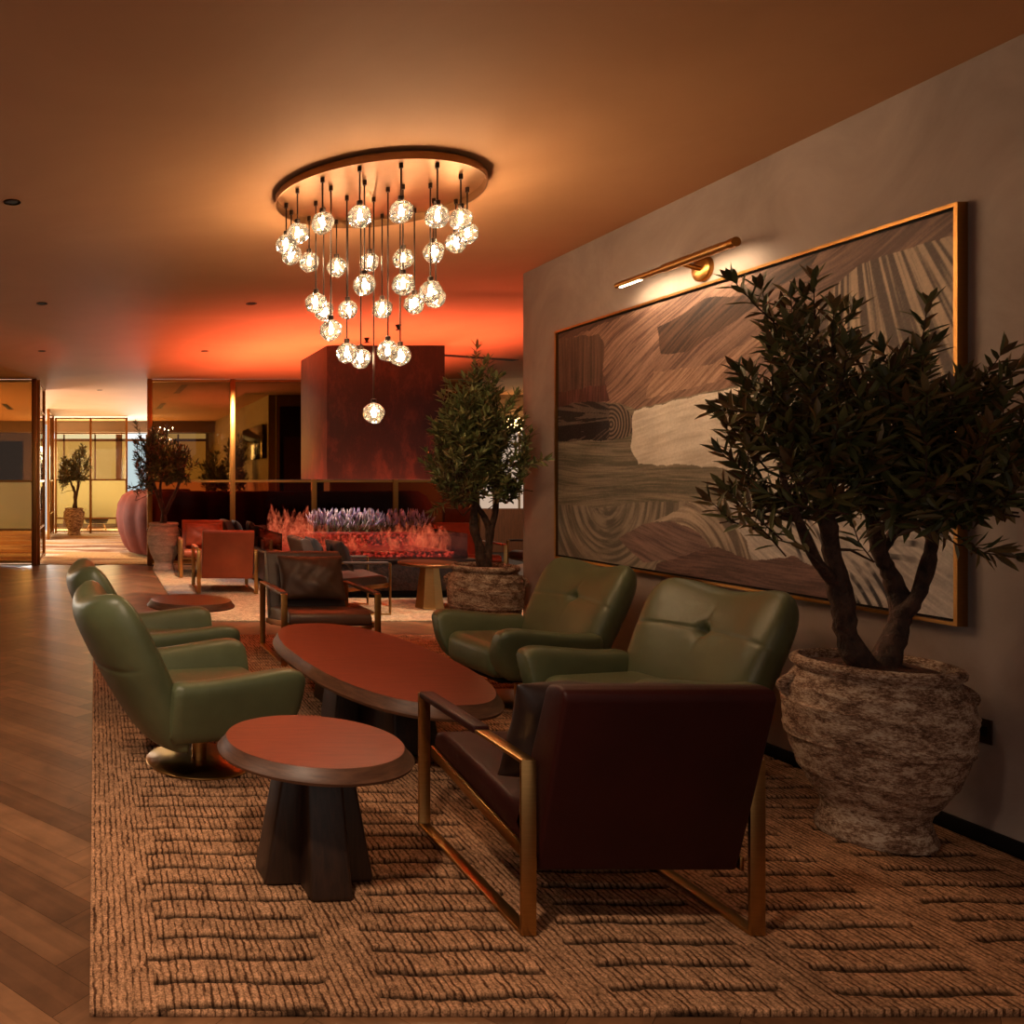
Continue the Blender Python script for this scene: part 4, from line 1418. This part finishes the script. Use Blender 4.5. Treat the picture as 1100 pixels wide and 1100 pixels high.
g4 = dup(g1, 'green leather swivel armchair by the painting, next to the middle olive tree', (2.83, 5.45, RZ), math.radians(90 + 6))

# ================================================================== TABLES
def organic(n, a, b, pw, rot=0.0, skew=0.0):
    pts = []
    for i in range(n):
        th = 2 * PI * i / n
        c, s = math.cos(th), math.sin(th)
        x = a * math.copysign(abs(c) ** (2 / pw), c)
        y = b * math.copysign(abs(s) ** (2 / pw), s)
        x *= 1 + skew * y / b
        pts.append((x * math.cos(rot) - y * math.sin(rot), x * math.sin(rot) + y * math.cos(rot)))
    return pts
def scaled(pts, d, z):
    """inset an outline by d metres"""
    out = []
    n = len(pts)
    for i in range(n):
        x0, y0 = pts[i - 1]; x1, y1 = pts[(i + 1) % n]
        tx, ty = x1 - x0, y1 - y0
        l = math.hypot(tx, ty) or 1
        out.append((pts[i][0] - ty / l * d, pts[i][1] + tx / l * d, z))
    return out
def wood_table(label, loc, outline, H, bev, drop, group, legs, leg_h, rz=0.0, cat='table', name='side_table'):
    t = thing(name, label, cat, loc, rz, group)
    rs = [scaled(outline, bev, H - 0.012), scaled(outline, bev, H)]
    MB().rings(rs).build('table_top', M['table_top'], t)
    rs = [scaled(outline, bev - 0.0005, H - 0.0005), scaled(outline, 0.012, H - drop * 0.62), scaled(outline, 0.0, H - drop * 0.8), scaled(outline, 0.004, H - drop), scaled(outline, bev * 1.2, H - drop - 0.004)]
    MB().rings(rs).build('edge', M['table_edge'], t, smooth=True)
    for ang, r_in, r_bot, r_top, wb, wt in legs:
        d = Vector((math.cos(ang), math.sin(ang), 0)); s = Vector((-math.sin(ang), math.cos(ang), 0))
        zt = H - drop - 0.003
        v = []
        for z, ro, w in ((0, r_bot, wb), (zt, r_top, wt)):
            for a, b in ((r_in, -w / 2), (ro, -w / 2), (ro, w / 2), (r_in, w / 2)):
                p = d * a + s * b
                v.append((p.x, p.y, z))
        MB().add(v, [(3, 2, 1, 0), (4, 5, 6, 7), (0, 1, 5, 4), (1, 2, 6, 5), (2, 3, 7, 6), (3, 0, 4, 7)]).build('leg', M['table_leg'], t, bevel=0.016, seg=3)
    return t
A0 = math.radians(-86)
legs4 = [(A0 + k * PI / 2, 0.015, 0.205, 0.125, 0.155, 0.13) for k in range(4)]
st = wood_table('round red-brown wooden side table on flared legs, front left beside the lounge chair', (0.815, 3.06, RZ), organic(72, 0.355, 0.345, 2.0), 0.53 - RZ, 0.034, 0.052, 'red-brown wooden side tables', legs4, 0)
dup(st, 'low red-brown oval side table behind the left green armchairs', (0.775, 6.62, RZ), 0.4)
legs_c = []
for sy in (-0.5, 0.5):
    pass
ct = wood_table('long oval red-brown coffee table between the green armchairs', (1.665, 4.97, RZ), organic(96, 0.475, 1.14, 2.35, math.radians(3), 0.0), 0.41, 0.036, 0.070,
                'low tables', [(math.radians(90 + 5), 0.02, 0.62, 0.55, 0.26, 0.22), (math.radians(-90 + 5), 0.02, 0.62, 0.55, 0.26, 0.22), (math.radians(180), 0.02, 0.26, 0.22, 0.30, 0.26), (0, 0.02, 0.26, 0.22, 0.30, 0.26)], 0, name='coffee_table')
# faceted brass table by the fire
bt = thing('side_table', 'round brass side table on a faceted pedestal before the fireplace', 'table', (3.88, 9.5, RZ2))
MB().lathe([(0.001, 0.49), (0.34, 0.49), (0.35, 0.495), (0.35, 0.52), (0.345, 0.525), (0.001, 0.525)], 48).build('table_top', M['brass_disc'], bt, smooth=True)
MB().lathe([(0.17, 0.0), (0.165, 0.02), (0.105, 0.488)], 8).build('pedestal', M['brass'], bt)

# ================================================================== FIREPLACE
fp = thing('fireplace', 'see-through vapour fireplace with glowing red embers on a speckled stone plinth', 'fireplace', (3.45, 11.3, 0.0165))
MB().box(-1.15, 1.30, -1.1, 1.1, 0.10, 0.46).build('plinth', M['stone'], fp, bevel=0.01)
MB().box(-1.05, 1.20, -1.0, 1.0, 0, 0.10).build('toe_kick', M['black'], fp)
MB().box(-1.17, 1.32, -1.13, 1.13, 0.46, 0.49).build('ledge', M['rust'], fp, bevel=0.006)
MB().box(-1.05, 1.15, -0.80, 0.95, 0.49, 0.56).build('ember_bed', M['ember'], fp)
MB().box(-0.40, 1.08, 0.22, 0.62, 0.56, 0.72).build('back_trough', M['ember'], fp)
for x in (-1.10, 1.24):
    MB().box(x - 0.006, x + 0.006, -0.98, 1.0, 0.49, 0.80).build('glass_panel', M['glass_fire'], fp)
for y in (-0.98, 1.0):
    MB().box(-1.094, 1.234, y - 0.006, y + 0.006, 0.49, 0.80).build('glass_panel', M['glass_fire'], fp)
random.seed(5)
fm = MB()
def tongue(x, y, z, h, r):
    rs = []
    tw = random.uniform(0, 6)
    for k in range(9):
        f = k / 8
        rr = r * (math.sin(PI * (0.12 + 0.88 * f)) ** 0.8 * (1 - 0.45 * f) + 0.02)
        ox = 0.05 * math.sin(tw + f * 4) * f; oy = 0.05 * math.cos(tw * 1.3 + f * 3) * f
        rs.append([(x + ox + rr * math.cos(2 * PI * i / 10) * (1 + .2 * math.sin(i * 2 + tw)), y + oy + rr * math.sin(2 * PI * i / 10), z + h * f) for i in range(10)])
    fm.rings(rs)
for k in range(34):
    tongue(random.uniform(-1.02, -0.45), random.uniform(-0.7, 0.7), 0.54, random.uniform(0.2, 0.62), random.uniform(0.05, 0.12))
for k in range(26):
    tongue(random.uniform(-0.4, 1.0), random.uniform(-0.75, -0.1), 0.54, random.uniform(0.14, 0.32), random.uniform(0.04, 0.09))
for k in range(34):
    tongue(random.uniform(0.92, 1.14), random.uniform(-0.75, 0.8), 0.54, random.uniform(0.18, 0.42), random.uniform(0.05, 0.11))
fo = fm.build('vapour_flames', M['flame'], fp, smooth=True)
fo['kind'] = 'stuff'
# lavender in its own planter box behind the embers
lp = thing('lavender_planter', 'charcoal planter box of pale purple lavender behind the red embers', 'planter', (3.95, 12.6, 0.0165))
MB().box(-0.62, 1.10, -0.12, 0.20, 0, 0.63).build('planter_box', M['planter'], lp, bevel=0.008)
lm = MB()
LG = [rgb(120, 122, 92), rgb(96, 104, 78)]
LF = [rgb(186, 170, 206), rgb(160, 146, 196), rgb(214, 200, 218), rgb(200, 186, 200)]
for k in range(420):
    x = random.uniform(-0.62, 1.10); y = random.uniform(-0.12, 0.20)
    x2 = x + random.gauss(0, 0.06); y2 = y + random.gauss(0, 0.05); h = random.uniform(0.12, 0.34)
    a = Vector((x, y, 0.63)); b = Vector((x2, y2, 0.63 + h))
    lm.tube([a, b], [0.004, 0.003], 4, random.choice(LG))
    d = (b - a).normalized()
    lm.tube([b - d * 0.02, b + d * 0.03, b + d * 0.08], [0.006, 0.015, 0.003], 5, random.choice(LF))
    if k % 2:
        leaf(lm, a + d * 0.03, d + Vector((random.uniform(-.6, .6), random.uniform(-.6, .6), 0)), Vector((1, 0, 0)), 0.10, 0.02, random.choice(LG))
lo_ = lm.build('lavender', M['lav'], lp)
lo_['kind'] = 'stuff'
hd = MB().box(3.03, 4.57, 10.70, 12.05, 1.5, CEIL - 0.001).build('fireplace_hood', M['rust'], bevel=0.004)
tag(hd, 'dark rusted steel hood hanging from the ceiling over the fireplace', 'fireplace hood')

# the fire's own red lamps: led bars sunk in the trough throwing light up
def fire_lamp(x, y, sx, sy, w, spread=150, rot=(PI, 0, 0)):
    d = bpy.data.lights.new('fire_glow', 'AREA')
    d.shape = 'RECTANGLE'; d.size = sx; d.size_y = sy; d.energy = w; d.color = (1.0, 0.18, 0.09)
    d.spread = math.radians(spread)
    o = bpy.data.objects.new('fire_glow', d); COL.objects.link(o)
    o.parent = fp
    o.location = (x, y, 0.58); o.rotation_euler = rot
    return o
fire_lamp(-0.95, 0.0, 0.25, 1.4, FIRE_W * 0.85, 118)
fire_lamp(0.3, -0.78, 1.6, 0.12, FIRE_W * 0.42, 110, (PI + 0.30, 0, 0))
fire_lamp(1.16, 0.0, 0.12, 1.4, FIRE_W * 0.4, 118)

# ================================================================== CURVED SOFA BEHIND THE GLASS
def curved_sofa():
    t = thing('curved_sofa', 'huge rounded russet channel-backed sofa behind the bronze glass', 'sofa', (0, 0, 0))
    path = [(2.1, 18.6), (1.35, 18.1), (0.95, 17.4), (0.80, 16.6), (0.98, 15.9), (1.5, 15.4), (2.2, 15.2), (3.0, 15.1), (3.9, 15.05), (4.8, 15.1), (5.6, 15.3), (6.2, 15.9)]
    # one upholstered channel per stretch
    pts = [Vector((a, b, 0)) for a, b in path]
    dense = []
    for i in range(len(pts) - 1):
        pm = pts[max(i - 1, 0)]; pn = pts[min(i + 2, len(pts) - 1)]; a, b = pts[i], pts[i + 1]
        for k in range(12):
            f = k / 12
            dense.append(0.5 * ((2 * a) + (b - pm) * f + (2 * pm - 5 * a + 4 * b - pn) * f * f + (3 * a - pm - 3 * b + pn) * f ** 3))
    m = MB()
    prof = [(0.0, 0.06), (0.10, 0.05), (0.20, 0.18), (0.29, 0.45), (0.33, 0.75), (0.30, 1.0), (0.22, 1.17), (0.08, 1.27), (-0.08, 1.28), (-0.22, 1.2), (-0.28, 1.0), (-0.28, 0.5), (-0.25, 0.1), (-0.1, 0.06)]
    rs = []
    acc = 0
    for i, p in enumerate(dense):
        d = (dense[min(i + 1, len(dense) - 1)] - dense[max(i - 1, 0)]).normalized()
        if i: acc += (p - dense[i - 1]).length
        out = Vector((d.y, -d.x, 0))
        out = -out if out.dot(p - Vector((3.4, 17.5, 0))) < 0 else out
        k = 0.90 + 0.26 * abs(math.sin(acc / 0.42 * PI)) ** 0.55
        rs.append([(p.x + out.x * a * k, p.y + out.y * a * k, z * (0.97 + 0.03 * k)) for a, z in prof])
    m.rings(rs).build('back_shell', M['sofa'], t, smooth=True)
    seat = [p + (Vector((3.4, 17.5, 0)) - p).normalized() * 0.55 for p in dense[18:-10:3]]
    m = MB()
    rs = []
    for i, p in enumerate(seat):
        d = (Vector((3.4, 17.5, 0)) - p).normalized()
        rs.append([tuple(p - d * 0.28 + Vector((0, 0, 0.08))), tuple(p + d * 0.35 + Vector((0, 0, 0.08))), tuple(p + d * 0.38 + Vector((0, 0, 0.42))), tuple(p - d * 0.28 + Vector((0, 0, 0.44)))])
    m.rings(rs).build('seat', M['sofa'], t)
    return t
curved_sofa()
# dark lounge chair beyond the thin screen
dc = thing('tub_chair', 'dark low armchair seen through the thin gold framed screen', 'armchair', (0.05, 24.0, 0.008))
MB().lathe([(0.001, 0.22), (0.30, 0.22), (0.42, 0.45), (0.46, 0.84), (0.40, 0.86), (0.34, 0.48), (0.001, 0.44)], 28).build('shell', M['black'], dc, smooth=True)
for s in (-1, 1):
    for q in (-1, 1):
        MB().tube([(s * 0.18, q * 0.18, 0.23), (s * 0.28, q * 0.28, 0)], 0.014, 8).build('leg', M['brass_dark'], dc)
tv = thing('television', 'black flat television on the ochre wall behind the glass', 'television', (3.6, 18.3, 2.3), math.radians(0))
MB().box(-0.10, -0.05, -1.15, 1.15, -0.36, 0.36).build('screen', M['screen_black'], tv, bevel=0.005)
MB().box(-0.05, -0.001, -0.2, 0.2, -0.15, 0.15).build('wall_mount', M['black'], tv)
sc_ = thing('wall_lamp', 'glowing amber wall lamp beside the sheer-curtained window at the right rear', 'wall lamp', (8.55, 16.9, 2.62))
MB().box(-0.03, 0.03, -0.06, 0.06, -0.1, 0.1).build('bracket', M['brass_dark'], sc_)
MB().lathe([(0.12, -0.16), (0.16, 0.12)], 24, (0, -0.22, 0)).build('lamp_shade', M['sconce'], sc_, smooth=True)
